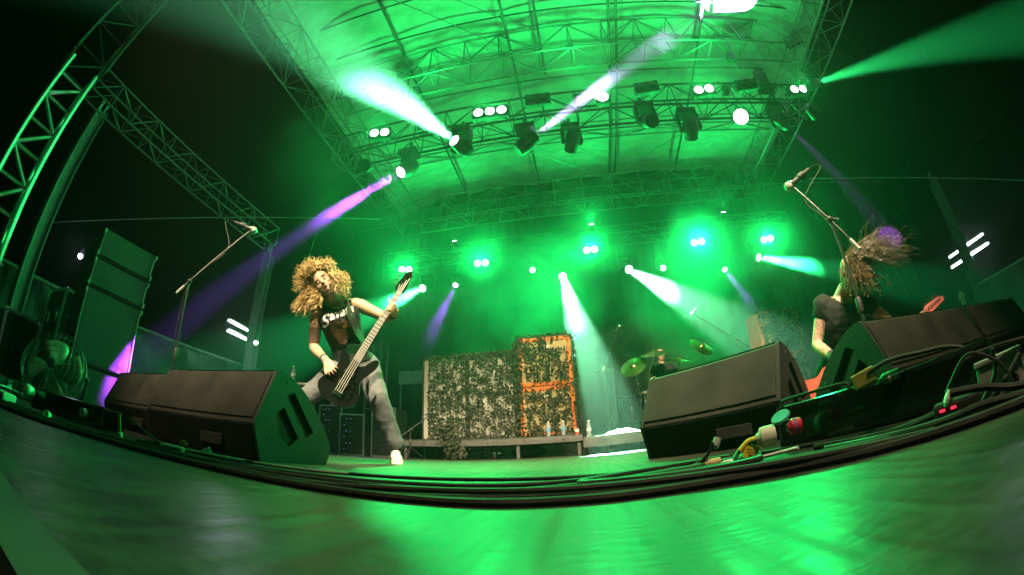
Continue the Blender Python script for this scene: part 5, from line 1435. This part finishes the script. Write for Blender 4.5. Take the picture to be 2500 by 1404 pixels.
# ------------------------------------------------------------------ guitarist
def guitarist():
    O = V((2.1, 2.85, 0))
    J = dict(headc=(2.115, 2.42, 0.985), neck=(2.075, 2.56, 0.90), nb=(2.07, 2.62, 0.865), shR=(1.925, 2.70, 0.845), shL=(2.275, 2.60, 0.79), chest=(2.075, 2.68, 0.70), waist=(2.06, 2.84, 0.45), pel=(2.07, 2.92, 0.36), elR=(1.812, 2.76, 0.56), wrR=(1.80, 2.53, 0.40), elL=(2.44, 2.52, 0.56), wrL=(2.36, 2.30, 0.47), hipL=(2.18, 2.9, 0.34), hipR=(1.96, 2.93, 0.34), knL=(2.42, 2.55, 0.44), knR=(1.78, 2.86, 0.10), anL=(2.5, 2.78, 0.1), anR=(1.72, 3.2, 0.08))
    J = {k: V(v)-O for k, v in J.items()}
    root = thing('person', 'headbanging guitarist in a black sleeveless shirt with tattooed arm and flying brown hair', 'person', O)
    S = (J['shL']-J['shR']).normalized(); ax = (J['nb']-J['waist']).normalized()
    F = ax.cross(S).normalized()
    if F.y > 0: F = -F
    c2 = J['chest']*0.4+J['nb']*0.6
    def torso(mb, g):
        loft(mb, [(J['pel'], S, F, 0.15+g, 0.11+g), (J['waist'], S, F, 0.14+g, 0.105+g), (J['chest'], S, F, 0.17+g, 0.12+g), (c2, S, F, 0.165+g, 0.10+g), (J['nb'], S, F, 0.10+g, 0.065+g)])
    b = MB(); torso(b, 0)
    hu = V((-0.1, -0.2, 0.95)); hf = V((0.55, -0.65, -0.55))
    capsule(b, [J['nb'], J['neck'], J['headc']-hu.normalized()*0.05], [0.06, 0.055, 0.052])
    P, q = head_shapes(b, J['headc'], hu, hf)
    for s in 'LR':
        sh, el, wr = J['sh'+s], J['el'+s], J['wr'+s]
        capsule(b, [sh, sh.lerp(el, 0.5), el], [0.063, 0.055, 0.043])
        capsule(b, [el, el.lerp(wr, 0.35), wr], [0.043, 0.046, 0.029])
        d = (wr-el).normalized()
        sd = d.cross(V((0, 0, 1))).normalized()
        kn = wr + d*0.075
        hand(b, wr, kn, [[kn+sd*((k-1.5)*0.019), kn+sd*((k-1.5)*0.02)+d*0.035-V((0, 0, 0.012)), kn+sd*((k-1.5)*0.02)+d*0.045-V((0, 0, 0.04))] for k in range(4)], [wr+d*0.03+sd*0.03, kn+sd*0.045, kn+sd*0.045+d*0.03])
        hp, k_, an = J['hip'+s], J['kn'+s], J['an'+s]
        capsule(b, [hp, hp.lerp(k_, 0.5), k_, k_.lerp(an, 0.4), an], [0.085, 0.075, 0.055, 0.05, 0.036])
    fuse(b, 'body', SKIN_INK, root, 0.008, 3)
    face_parts(root, P, q, beard=BEARD)
    c = MB(); torso(c, 0.018)
    for s in 'LR':
        sh, el = J['sh'+s], J['el'+s]
        capsule(c, [sh.lerp(c2, 0.35)-ax*0.04, sh, sh.lerp(el, 0.22)], [0.085, 0.084, 0.082])
    cc = J['nb']+F*0.05+ax*0.02
    fuse(c, 'shirt', TANK, root, 0.010, 3, 0.008, 9, keep=lambda v: (v-cc).length > 0.075)
    p_ = MB(); loft(p_, [(J['pel']-V((0, 0, 0.08)), S, F, 0.15, 0.12), (J['pel'], S, F, 0.172, 0.13), (J['waist']-ax*0.03, S, F, 0.16, 0.12)])
    for s in 'LR':
        hp, k_, an = J['hip'+s], J['kn'+s], J['an'+s]
        capsule(p_, [hp, hp.lerp(k_, 0.5), k_, k_.lerp(an, 0.4), an], [0.105, 0.092, 0.075, 0.068, 0.058])
        sh_ = MB(); capsule(sh_, [an+V((0, 0.0, -0.03)), an+V((0.02, -0.13, -0.04))], [0.045, 0.04]); fuse(sh_, 'shoe', BLKVIN, root, 0.01, 2)
    fuse(p_, 'trousers', TANK, root, 0.012, 3, 0.008, 8)
    d = (J['elR']-J['wrR']).normalized()
    MB().lathe([(0.034, -0.01), (0.037, 0.0), (0.043, 0.07), (0.04, 0.075)], J['wrR'], d, 16).build('wristband', BLKVIN, root)
    # hair thrown sideways, with loose wavy ends
    rnd = random.Random(21)
    h = MB()
    hu_ = hu.normalized(); hf_ = (V(hf)-hu_*V(hf).dot(hu_)).normalized(); x = hf_.cross(hu_)
    hc = J['headc']+hu_*0.025
    def strand(p0, ctrl, r0, wav):
        pts = smooth_path([p0]+ctrl, 6); m = len(pts)
        ph = rnd.uniform(0, 6.28); fr = rnd.uniform(3, 6)
        o2 = []
        for i, p in enumerate(pts):
            t = i/(m-1)
            o2.append(p + V((math.sin(ph+fr*t*4)*wav*t, math.cos(ph*1.3+fr*t*4)*wav*t, math.sin(ph*2+fr*t*5)*wav*t)))
        h.tube(o2, [r0*(1-0.75*i/(m-1)) for i in range(m)], 4, False)
    fly = V((0.80, -0.55, -0.02)).normalized()
    n_ = 0
    while n_ < 620:
        d = V((rnd.gauss(0, 1), rnd.gauss(0, 1), rnd.gauss(0, 1))).normalized()
        if d.dot(hu_) < -0.35: continue
        n_ += 1
        p0 = hc + (x*d.dot(x)*0.8 + hf_*d.dot(hf_)*0.95 + hu_*d.dot(hu_)*0.95)*0.098
        w = rnd.random()
        if w < 0.72 and d.dot(hu_) > -0.1:       # swept off to the side
            L = rnd.uniform(0.18, 0.40)*(1 if rnd.random() < 0.85 else 1.35)
            up_ = hu_*rnd.uniform(0.0, 0.05)
            e = p0 + fly*L + V((rnd.gauss(0, 0.03), rnd.gauss(0, 0.03), rnd.gauss(0.02, 0.07)-0.1*L))
            strand(p0, [p0+fly*L*0.35+up_+d*0.02, p0.lerp(e, 0.7)+up_, e], rnd.uniform(0.0016, 0.0034), rnd.uniform(0.008, 0.028))
        else:                                     # hanging over face and shoulder
            L = rnd.uniform(0.08, 0.24)
            e = p0 + V((rnd.uniform(-0.10, 0.16), rnd.uniform(-0.10, 0.02), -L))
            strand(p0, [p0+d*0.03-V((0, 0, L*0.3)), p0.lerp(e, 0.7)+d*0.02, e], rnd.uniform(0.003, 0.005), rnd.uniform(0.004, 0.018))
    h.build('hair', HAIR_G, root)
    # red guitar
    RED = mat('coral_lacquer', (0.66, 0.075, 0.045), 0.3, 0, 0.1, 8, coat=0.4)
    g = thing('electric_guitar', 'coral red electric guitar slung on the headbanging guitarist', 'electric guitar', (1.64, 2.54, 0.20))
    T = V((1.64, 2.54, 0.20))
    hd = V((2.485, 2.016, 0.525))
    A = (hd-T).normalized(); Nn = V((-0.42, -0.80, 0.35)); Nn = (Nn-A*Nn.dot(A)).normalized(); B = A.cross(Nn)
    ax3 = (A, B, Nn)
    o2 = [(-0.22, 0.0), (-0.20, 0.11), (-0.12, 0.165), (-0.03, 0.13), (0.04, 0.11), (0.12, 0.15), (0.17, 0.13), (0.13, 0.06), (0.13, -0.06), (0.15, -0.12), (0.08, -0.14), (0.02, -0.11), (-0.04, -0.12), (-0.12, -0.16), (-0.20, -0.11)]
    o2 = [(v.x, v.y) for v in smooth_path([(a, b2, 0) for a, b2 in o2+[o2[0]]], 3)][:-1]
    MB().prism(o2, 0.042, -Nn*0.02, ax3).build('body', RED, g)
    Lh = (hd-T).length
    MB().prism([(0.1, -0.028), (Lh-0.12, -0.021), (Lh-0.12, 0.021), (0.1, 0.028)], 0.022, Nn*0.012, ax3).build('neck', mat('maple', (0.45, 0.25, 0.1), 0.4), g)
    MB().prism([(Lh-0.125, -0.022), (Lh-0.10, -0.04), (Lh+0.02, -0.03), (Lh+0.06, -0.005), (Lh+0.05, 0.022), (Lh-0.1, 0.03), (Lh-0.125, 0.022)], 0.015, Nn*0.01, ax3).build('headstock', RED, g)
    for i in range(6):
        c = A*(Lh-0.085+0.022*i) + B*(-0.008)
        MB().lathe([(0.005, 0), (0.005, 0.012), (0.007, 0.014)], c+Nn*0.025, Nn, 8).build('tuner_post', BLK, g)
        MB().rod(c-B*0.03+Nn*0.016, c-B*0.052+Nn*0.016, 0.006, n=8).build('tuner_key', BLK, g)
    for s in (-0.04, 0.05): MB().prism([(s, -0.035), (s+0.035, -0.035), (s+0.035, 0.035), (s, 0.035)], 0.01, Nn*0.021, ax3).build('pickup', BLK, g)
    for i in range(6): MB().rod(A*(-0.1)+B*((i-2.5)*0.009)+Nn*0.036, A*(Lh-0.1)+B*((i-2.5)*0.006)+Nn*0.036, 0.0009, n=4).build('string', CHROME, g)
guitarist()
# ------------------------------------------------------------------ drummer and onlookers
def onlooker(loc, rz, label, shirt, skin=SKIN, hair=HAIR_G, seated=False, hgt=1.75, arms=0, name='person'):
    r = thing(name, label, 'person', loc, rz)
    k = hgt/1.75
    hz_ = 0.45 if seated else 0.92
    def p(x, y, z): return V((x, y, z))*k
    dz = hz_-0.92
    X, Fv = V((1, 0, 0)), V((0, -1, 0))
    b = MB()
    T = [(p(0, 0, 0.85+dz), 0.15, 0.11), (p(0, 0, 0.95+dz), 0.16, 0.115), (p(0, 0, 1.12+dz), 0.14, 0.10), (p(0, -0.01, 1.3+dz), 0.17, 0.12), (p(0, 0, 1.42+dz), 0.155, 0.10), (p(0, 0.01, 1.48+dz), 0.09, 0.06)]
    loft(b, [(c, X, Fv, w, d) for c, w, d in T])
    capsule(b, [p(0, 0.01, 1.46+dz), p(0, -0.01, 1.58+dz)], [0.058, 0.052])
    P, q = head_shapes(b, p(0, -0.015, 1.64+dz), V((0, -0.05, 1)), V((0, -1, -0.08)))
    el, wr = {}, {}
    for s in (-1, 1):
        sh = p(s*0.175, 0, 1.41+dz)
        if arms: e, w = p(s*0.30, -0.16, 1.2+dz), p(s*0.2, -0.40, 1.18+dz+0.05*s)
        else: e, w = p(s*0.24, 0.02, 1.14+dz), p(s*0.23, -0.06, 0.90+dz)
        el[s], wr[s] = e, w
        capsule(b, [sh, sh.lerp(e, 0.5), e], [0.058, 0.05, 0.04]); capsule(b, [e, e.lerp(w, 0.3), w], [0.04, 0.042, 0.027])
        d = (w-e).normalized(); sd = d.cross(Fv if not arms else V((0, 0, 1))).normalized(); kn = w+d*0.075
        hand(b, w, kn, [[kn+sd*((j-1.5)*0.019), kn+sd*((j-1.5)*0.02)+d*0.04+Fv*0.01, kn+sd*((j-1.5)*0.02)+d*0.07+Fv*0.02] for j in range(4)], [w+d*0.03-sd*0.03*s, kn-sd*0.045*s, kn-sd*0.045*s+d*0.03])
        hp = p(s*0.09, 0, 0.9+dz)
        k_, an = (p(s*0.18, -0.42, 0.48), p(s*0.18, -0.42, 0.08)) if seated else (p(s*0.1, -0.02, 0.48), p(s*0.1, 0.02, 0.08))
        capsule(b, [hp, hp.lerp(k_, 0.5), k_, k_.lerp(an, 0.35), an], [0.085, 0.078, 0.055, 0.052, 0.036])
    fuse(b, 'body', skin, r, 0.011, 3)
    face_parts(r, P, q)
    c = MB(); loft(c, [(cc, X, Fv, w+0.014, d+0.014) for cc, w, d in T])
    for s in (-1, 1):
        sh = p(s*0.165, 0, 1.40+dz); capsule(c, [sh, sh.lerp(el[s], 0.55)], [0.075, 0.068])
    fuse(c, 'shirt', shirt, r, 0.013, 3, 0.007, 9)
    t = MB(); loft(t, [(p(0, 0, 0.80+dz), X, Fv, 0.16, 0.12), (p(0, 0, 0.97+dz), X, Fv, 0.172, 0.128)])
    for s in (-1, 1):
        hp = p(s*0.09, 0, 0.9+dz)
        k_, an = (p(s*0.18, -0.42, 0.48), p(s*0.18, -0.42, 0.08)) if seated else (p(s*0.1, -0.02, 0.48), p(s*0.1, 0.02, 0.08))
        capsule(t, [hp, hp.lerp(k_, 0.5), k_, an], [0.102, 0.092, 0.072, 0.06])
        sh_ = MB(); capsule(sh_, [an+V((0, 0.03, -0.035)), an+V((0, -0.12, -0.04))], [0.042, 0.038]); fuse(sh_, 'shoe', BLKVIN, r, 0.012, 2)
    fuse(t, 'trousers', SLACKS, r, 0.014, 2, 0.006, 8)
    h = MB(); rnd = random.Random(int(loc[0]*100))
    hc = p(0, 0.0, 1.675+dz)
    for _ in range(260):
        d = V((rnd.gauss(0, 1), rnd.gauss(0, 1), rnd.gauss(0, 1))).normalized()
        if d.z < -0.2 or (d.y < -0.4 and d.z < 0.55): continue
        h.tube(curl(hc+V((d.x*0.078, d.y*0.095, d.z*0.09)), d*0.4+V((0, 0.3, -0.6)), rnd.uniform(0.04, 0.10), 0.006, 0.8, 0, rnd, 0.02, 5), [0.006, 0.006, 0.005, 0.004, 0.002], 4, False)
    h.build('hair', hair, r)
    return r
riser(1.0, 2.1, 7.2, 8.15, 0.50, 0.1, 'small raised platform under the drummer stool', 'drummer_platform')
onlooker((1.56, 7.75, 0.50), 0.1, 'drummer in a dark shirt seated behind the cymbals', TANK, seated=True, arms=1, hgt=1.82)
st = thing('drum_stool', 'round black drum stool under the drummer', 'stool', (1.56, 7.75, 0.50))
MB().lathe([(0.15, 0.30), (0.17, 0.31), (0.17, 0.36), (0.14, 0.375)], n=20).build('seat', BLKVIN, st)
MB().rod((0, 0, 0.1), (0, 0, 0.3), 0.016).build('post', CHROME, st)
for k in range(3): MB().rod((0, 0, 0.2), (0.22*math.cos(k*2.094), 0.22*math.sin(k*2.094), 0.01), 0.009).build('leg', CHROME, st)
onlooker((8.05, 5.75, -0.28), -0.9, 'pale faced onlooker standing in the wing below the fluorescent tubes', TANK)
onlooker((8.85, 4.75, -0.4), -1.1, 'dark haired onlooker at the frame edge behind the guitarist wedges', TANK, hair=BEARD)
onlooker((-7.6, 4.35, -0.1), 0.9, 'dim onlooker behind the tarpaulin barrier by the side-fill stack', TANK)
# ================================================================== stage lights
def yoke_mount(mb, top, drop):
    pass
def aim(o, d):
    o.rotation_mode = 'QUATERNION'
    o.rotation_quaternion = V(d).normalized().to_track_quat('Z', 'Y')
def head_quat(d): return V(d).normalized().to_track_quat('Z', 'Y')
def moving_head(pos, target, label, lens, group='moving lights on the trusses', inv=1, name='moving_head_light', sc=1.0, beam=None):
    """pos: pivot of the head; hangs below its base (inv=1) or stands on it (inv=-1)"""
    p, d = V(pos), (V(target)-V(pos)).normalized()
    r = thing(name, label, 'stage light', p, group=group)
    s = sc
    base = MB().bbox((0, 0, inv*0.33*s), (0.34*s, 0.26*s, 0.11*s), 0.02*s).build('base', BLK, r)
    MB().box((0, 0.03*inv, inv*0.50*s), (0.05*s, 0.05*s, 0.25*s)).build('clamp', DARKST, base)
    hz_ = math.atan2(d.y, d.x) - math.pi/2
    rot = Matrix.Rotation(hz_, 3, 'Z')
    for sx in (-1, 1):
        m = MB().bbox(rot @ V((sx*0.17*s, 0, inv*0.13*s)), (0.05*s, 0.11*s, 0.36*s), 0.015*s, rot).build('yoke_arm', BLK, r)
    h = MB().lathe([(0.05*s, -0.2*s), (0.11*s, -0.19*s), (0.135*s, -0.1*s), (0.135*s, 0.04*s), (0.115*s, 0.17*s), (0.118*s, 0.2*s), (0.1*s, 0.2*s), (0.098*s, 0.188*s)], n=20)
    for k in range(6):
        h.lathe([(0.139*s, -0.09*s+k*0.022*s), (0.139*s, -0.082*s+k*0.022*s)], n=20)
    ho = h.build('head', BLK, r); aim(ho, d)
    ln = MB().lathe([(0.0005, 0.196*s), (0.05*s, 0.1955*s), (0.097*s, 0.19*s)], n=20).build('lens', lens, ho)
    if beam:
        w, col, ang, bl = beam
        l = spot('beam_light', p + d*0.24*s, target, w, col, ang, bl, 0.06)
        l.parent = r; l.location = d*0.24*s
    return r
def blinder(pos, target, label, lit, group='two-eye blinders on the lighting truss', w=0, ang=130, n=2, col=GREEN, r_=0.085, bl=0.8):
    p, d = V(pos), (V(target)-V(pos)).normalized()
    r = thing('blinder_light', label, 'stage light', p, quat=head_quat(d), group=group)
    W = n*0.21+0.03
    MB().bbox((0, 0, -0.07), (W, 0.24, 0.14), 0.02).build('housing', BLK, r)
    for k in range(n):
        x = (k-(n-1)/2)*0.21
        rim = MB().lathe([(r_+0.012, 0.0), (r_+0.012, 0.012), (r_, 0.012), (r_, 0.001)], (x, 0, 0.0), caps=False).build('rim', DARKST, r)
        MB().lathe([(0.0005, 0.03), (r_*0.6, 0.022), (r_*0.98, 0.004)], (x, 0, 0.0), caps=False).build('lens', LENS_PALE if lit else LENS_OFF, r)
    br = MB()
    for sx in (-1, 1): br.box((sx*(W/2+0.012), 0, -0.06), (0.012, 0.03, 0.3))
    br.box((0, 0, -0.21), (W+0.036, 0.03, 0.012))
    br.build('bracket', DARKST, r)
    if w:
        l = spot('blinder_lamp', p + d*0.06, target, w, col, ang, bl, 0.1)
        l.parent = r; l.location = (0, 0, 0.06); l.rotation_euler = (math.pi, 0, 0)
    return r
def par(pos, target, label, lens, group, w=0, ang=60, col=GREEN, s=1.0, bl=0.8):
    p, d = V(pos), (V(target)-V(pos)).normalized()
    r = thing('par_light', label, 'stage light', p, quat=head_quat(d), group=group)
    c = MB().lathe([(0.03*s, -0.26*s), (0.08*s, -0.25*s), (0.11*s, -0.12*s), (0.125*s, 0.0), (0.125*s, 0.03*s), (0.113*s, 0.03*s), (0.112*s, 0.0)], n=22).build('can', BLK, r)
    MB().lathe([(0.0005, 0.012*s), (0.07*s, 0.01*s), (0.11*s, 0.002*s)], n=22, caps=False).build('lens', lens, r)
    y = MB()
    for sx in (-1, 1): y.box((sx*0.14*s, 0, -0.1*s), (0.012*s, 0.035*s, 0.32*s))
    y.box((0, 0, -0.26*s), (0.29*s, 0.035*s, 0.012*s))
    y.build('yoke', DARKST, r)
    if w:
        l = spot('par_lamp', p + d*0.06, target, w, col, ang, bl, 0.09)
        l.parent = r; l.location = (0, 0, 0.06); l.rotation_euler = (math.pi, 0, 0)
    return r
TY = 4.92
mv = 'moving lights under the lighting truss'
moving_head((-1.56, TY, 4.90), (-2.87, 2.0, 4.8), 'bright moving light throwing a broad pale green beam up to the canopy', LENS_PALE, mv, beam=(430000, (0.17, 1.0, 0.42), 25, 0.9))
moving_head((-0.47, TY, 4.73), (4.35, 4.45, 8.4), 'moving light sending a pinkish white beam up across the truss centre', LENS_VIO, mv, beam=(560000, (0.60, 0.42, 1.0), 8, 0.4))
moving_head((-2.52, TY, 4.63), (-4.3, 2.30, 0.72), 'moving light with a violet beam aimed down at the loudspeaker stack', LENS_VIO, mv, beam=(300000, VIOLET, 5, 0.25))
moving_head((4.15, TY, 4.88), (12.23, 11.2, 5.4), 'violet lensed moving light near the guitarist end of the lighting truss', LENS_VIO, mv, beam=(260000, (0.55,0.05,1.0), 5, 0.1))
moving_head((2.29, TY, 4.74), (3.0, 9.6, 3.4), 'moving light hanging with its back turned, guitarist side of the truss', LENS_PALE, mv, beam=(11000, GREEN, 52, 1.0))  # unlit head given an added green beam to fill the smoke upstage
moving_head((1.59, TY, 4.95), (1.9, 3.0, 3.0), 'dark round moving light between the pink beam and the lit wash', LENS_OFF, mv)
moving_head((0.31, 5.62, 5.3), (-0.9, 9.6, 3.4), 'dim moving light half hidden behind the pinkish white beam', LENS_PALE, mv, beam=(11000, GREEN, 52, 1.0))  # green beam added here too, brightening the smoke at the back
moving_head((4.54, 5.25, 6.46), (4.56, 5.2, 9.0), 'black moving light standing upright on top of the lighting truss', LENS_OFF, mv, inv=-1)
par((-3.41, TY, 4.92), (-2.9, 2.6, 3.2), 'unlit round wash light at the loudspeaker end of the lighting truss', LENS_OFF, mv)
par((3.33, TY, 4.97), (1.0, 0.0, 1.0), 'lit round wash light with a white green face under the truss', LENS_PALE, mv, w=60, s=1.25)
par((5.05, TY, 5.07), (7.0, 6.0, 4.2), 'unlit wash light at the extreme guitarist end of the truss', LENS_OFF, mv)
bt = 'blinders on top of the lighting truss'
BL = 190
UPL = 320
blinder((-3.24, TY, 5.72), (-2.2, 0.0, 4.6), 'lit two-eye blinder nearest the loudspeaker side of the truss', True, bt, w=BL)
blinder((-1.07, TY, 5.67), (-0.8, 0.0, 4.6), 'lit wide blinder between the two bright upward beams', True, bt, w=BL, n=3)
blinder((-0.20, TY, 5.82), (-0.1, 0.0, 4.6), 'unlit blinder just beside the lit wide blinder', False, bt)
blinder((0.94, TY, 5.67), (0.8, 0.0, 4.6), 'single-eye lit blinder where the pinkish beam crosses the truss', True, bt, w=BL, n=1, r_=0.11)
blinder((1.80, TY, 5.86), (1.2, 0.0, 4.6), 'unlit blinder tinted violet beside the pinkish beam', False, bt)
blinder((2.87, TY, 5.72), (2.2, 0.0, 4.6), 'lit boxy blinder right of the pinkish beam on the truss', True, bt, w=BL)
blinder((3.84, TY, 5.88), (3.0, 0.0, 4.6), 'unlit blinder next to the upright moving light', False, bt)
blinder((5.03, TY, 5.78), (4.4, 0.0, 4.6), 'lit two-eye blinder at the guitarist end of the truss', True, bt, w=BL)
moving_head((5.25, 4.72, 5.72), (8.87, 1.53, 4.65), 'moving light throwing a broad green beam out beyond the guitarist end of the truss', LENS_PALE, mv, sc=0.8, beam=(620000, (0.03, 1.0, 0.22), 15, 0.5))
# floods fixed to the upper truss
def flood(pos, d, label):
    r = thing('flood_light', label, 'stage light', pos, quat=head_quat(d), group='flood lights clamped to the upper truss')
    MB().bbox((0, 0, -0.06), (0.42, 0.3, 0.1), 0.02).build('housing', BLK, r)
    for k in range(4): MB().box((-0.15+k*0.1, 0, -0.003), (0.085, 0.25, 0.012)).build('led_strip', mat('led_strip', (0.35, 0.38, 0.36), 0.3), r)
    b = MB()
    for sx in (-1, 1): b.box((sx*0.225, 0, -0.12), (0.012, 0.03, 0.25))
    b.box((0, 0, -0.24), (0.46, 0.03, 0.012)); b.build('bracket', DARKST, r)
flood((-4.34, 5.0, 7.51), (0.4, -0.8, -0.5), 'unlit square flood light by the loudspeaker side roof truss')
flood((6.0, 5.0, 7.72), (-0.5, -0.7, -0.4), 'unlit square flood light by the guitarist side roof truss')
# back row
bk = 'back lights on the rear truss'
names = ['far loudspeaker side by the bass headstock', 'second from the bass headstock', 'above the drum kit', 'just past the drum kit', 'nearest the guitarist']
for (x, z), nm in zip(((-4.61, 5.16), (-2.37, 5.07), (0.57, 5.1), (3.51, 5.0), (5.64, 4.9)), names):
    blinder((x, 9.6, z), (x*0.5, 0, 2.8), 'glaring green two-eye back light, '+nm, True, bk, w=1750, ang=92)
for (x, z), tgt, w, ang, lab in (((-3.95, 4.55), (-4.96, 4.94, 1.38), 110000, 16, 'round back light beaming down behind the bassist'),
                            ((-0.25, 4.49), (0.35, 5.2, 0.0), 190000, 12, 'round back light pouring a white beam beside the orange amplifier'),
                            ((1.42, 4.47), (3.0, 4.4, 0.3), 190000, 12, 'round back light sending a white beam over the drum kit'),
                            ((5.03, 4.41), (7.64, 4.76, 0.94), 150000, 13, 'round back light sending a green beam behind the guitarist')):
    moving_head((x, 9.6, z), tgt, lab, LENS_PALE, bk, beam=(w, PALE if w > 160000 else (0.03, 1, 0.25), ang, 0.5))
for (x, z), tgt, lab in (((-3.06, 4.57), (-3.3, 6.0, 0.1), 'small violet back light close to the bass headstock'),
                         ((-0.99, 4.66), (-0.8, 3.0, 3.0), 'small violet back light above the amplifier stack'),
                         ((2.35, 4.33), (2.6, 4, 3), 'small violet back light behind the drum kit beam'),
                         ((4.04, 4.2), (4.0, 7.0, 1.0), 'small violet back light toward the guitarist')):
    moving_head((x, 9.6, z), tgt, lab, LENS_VIO, bk, sc=0.75, beam=(3500, VIOLET, 9, 0.3) if z > 4.5 and x < -2 or z < 4.25 else None)

# uplights added on top of the lighting truss to brighten the canopy green
for x, lab in ((-2.6, 'end above the bassist'), (0.55, 'middle'), (3.6, 'end above the guitarist')):
    par((x, 5.3, 6.22), (x*0.95+0.05, 3.2, 8.4), 'small added fill light facing up on the lighting truss, '+lab, LENS_PALE, 'added uplights washing the canopy', w=UPL, ang=150, s=0.7, bl=0.7)

for x, lab in ((-3.2, 'bassist side'), (0.7, 'centre'), (4.6, 'guitarist side')):  # rear truss uplights, likewise added to brighten the canopy
    par((x, 9.75, 5.95), (x*0.95, 7.4, 8.2), 'small added fill light facing up on the rear truss, '+lab, LENS_PALE, 'added uplights washing the canopy', w=280, ang=140, s=0.7, bl=0.8)
# ------------------------------------------------------------------ drifting smoke behind the band
def smoke(name, c, size, dens, scale, lo, hi, seed, label, g=0.4):
    m = bpy.data.materials.new(name); m.use_nodes = True
    nt = m.node_tree; nt.nodes.clear(); N, Lk = nt.nodes, nt.links
    tc = N.new('ShaderNodeTexCoord')
    mp = N.new('ShaderNodeMapping'); mp.inputs['Location'].default_value = (seed, seed*0.7, 0); mp.inputs['Scale'].default_value = (1, 1, 1.25)
    Lk.new(tc.outputs['Object'], mp.inputs[0])
    n1 = N.new('ShaderNodeTexNoise'); n1.inputs['Scale'].default_value = scale; n1.inputs['Detail'].default_value = 3; n1.inputs['Distortion'].default_value = 0.6
    Lk.new(mp.outputs[0], n1.inputs['Vector'])
    mr = N.new('ShaderNodeMapRange'); mr.interpolation_type = 'SMOOTHSTEP'
    mr.inputs['From Min'].default_value = lo; mr.inputs['From Max'].default_value = hi; mr.inputs['To Max'].default_value = dens
    Lk.new(n1.outputs['Fac'], mr.inputs[0])
    # soft edge: density fades out towards the faces of the domain
    ab = N.new('ShaderNodeVectorMath'); ab.operation = 'ABSOLUTE'; Lk.new(tc.outputs['Object'], ab.inputs[0])
    dv = N.new('ShaderNodeVectorMath'); dv.operation = 'DIVIDE'; dv.inputs[1].default_value = (size[0]/2, size[1]/2, size[2]/2); Lk.new(ab.outputs[0], dv.inputs[0])
    ln = N.new('ShaderNodeVectorMath'); ln.operation = 'LENGTH'; Lk.new(dv.outputs[0], ln.inputs[0])
    fd = N.new('ShaderNodeMapRange'); fd.interpolation_type = 'SMOOTHSTEP'; fd.inputs['From Min'].default_value = 1.15; fd.inputs['From Max'].default_value = 0.45
    Lk.new(ln.outputs['Value'], fd.inputs[0])
    mu = N.new('ShaderNodeMath'); mu.operation = 'MULTIPLY'; Lk.new(mr.outputs[0], mu.inputs[0]); Lk.new(fd.outputs[0], mu.inputs[1])
    pv = N.new('ShaderNodeVolumePrincipled'); pv.inputs['Color'].default_value = (0.95, 0.97, 0.96, 1); pv.inputs['Anisotropy'].default_value = g
    Lk.new(mu.outputs[0], pv.inputs['Density'])
    ou = N.new('ShaderNodeOutputMaterial'); Lk.new(pv.outputs[0], ou.inputs['Volume'])
    o = MB().ball((0, 0, 0), 1.0, 20, 12, tuple(a/2*1.15 for a in size)).build('smoke', m)
    o.location = c
    tag(o, label, 'smoke', kind='stuff')
smoke('back_smoke', (0.9, 9.35, 3.1), (15.5, 2.9, 7.2), 0.34, 0.42, 0.35, 0.66, 2.0, 'patchy drifting smoke in front of the backdrop curtain', 0.2)
smoke('truss_smoke', (0.6, 4.3, 6.1), (9.5, 2.6, 2.6), 0.045, 0.7, 0.36, 0.62, 5.0, 'thin smoke curling through the beams around the lighting truss')
smoke('wing_smoke', (-3.1, 4.1, 4.2), (3.0, 3.0, 2.6), 0.05, 0.8, 0.34, 0.62, 9.0, 'wisp of smoke catching the violet beam beside the lighting truss')
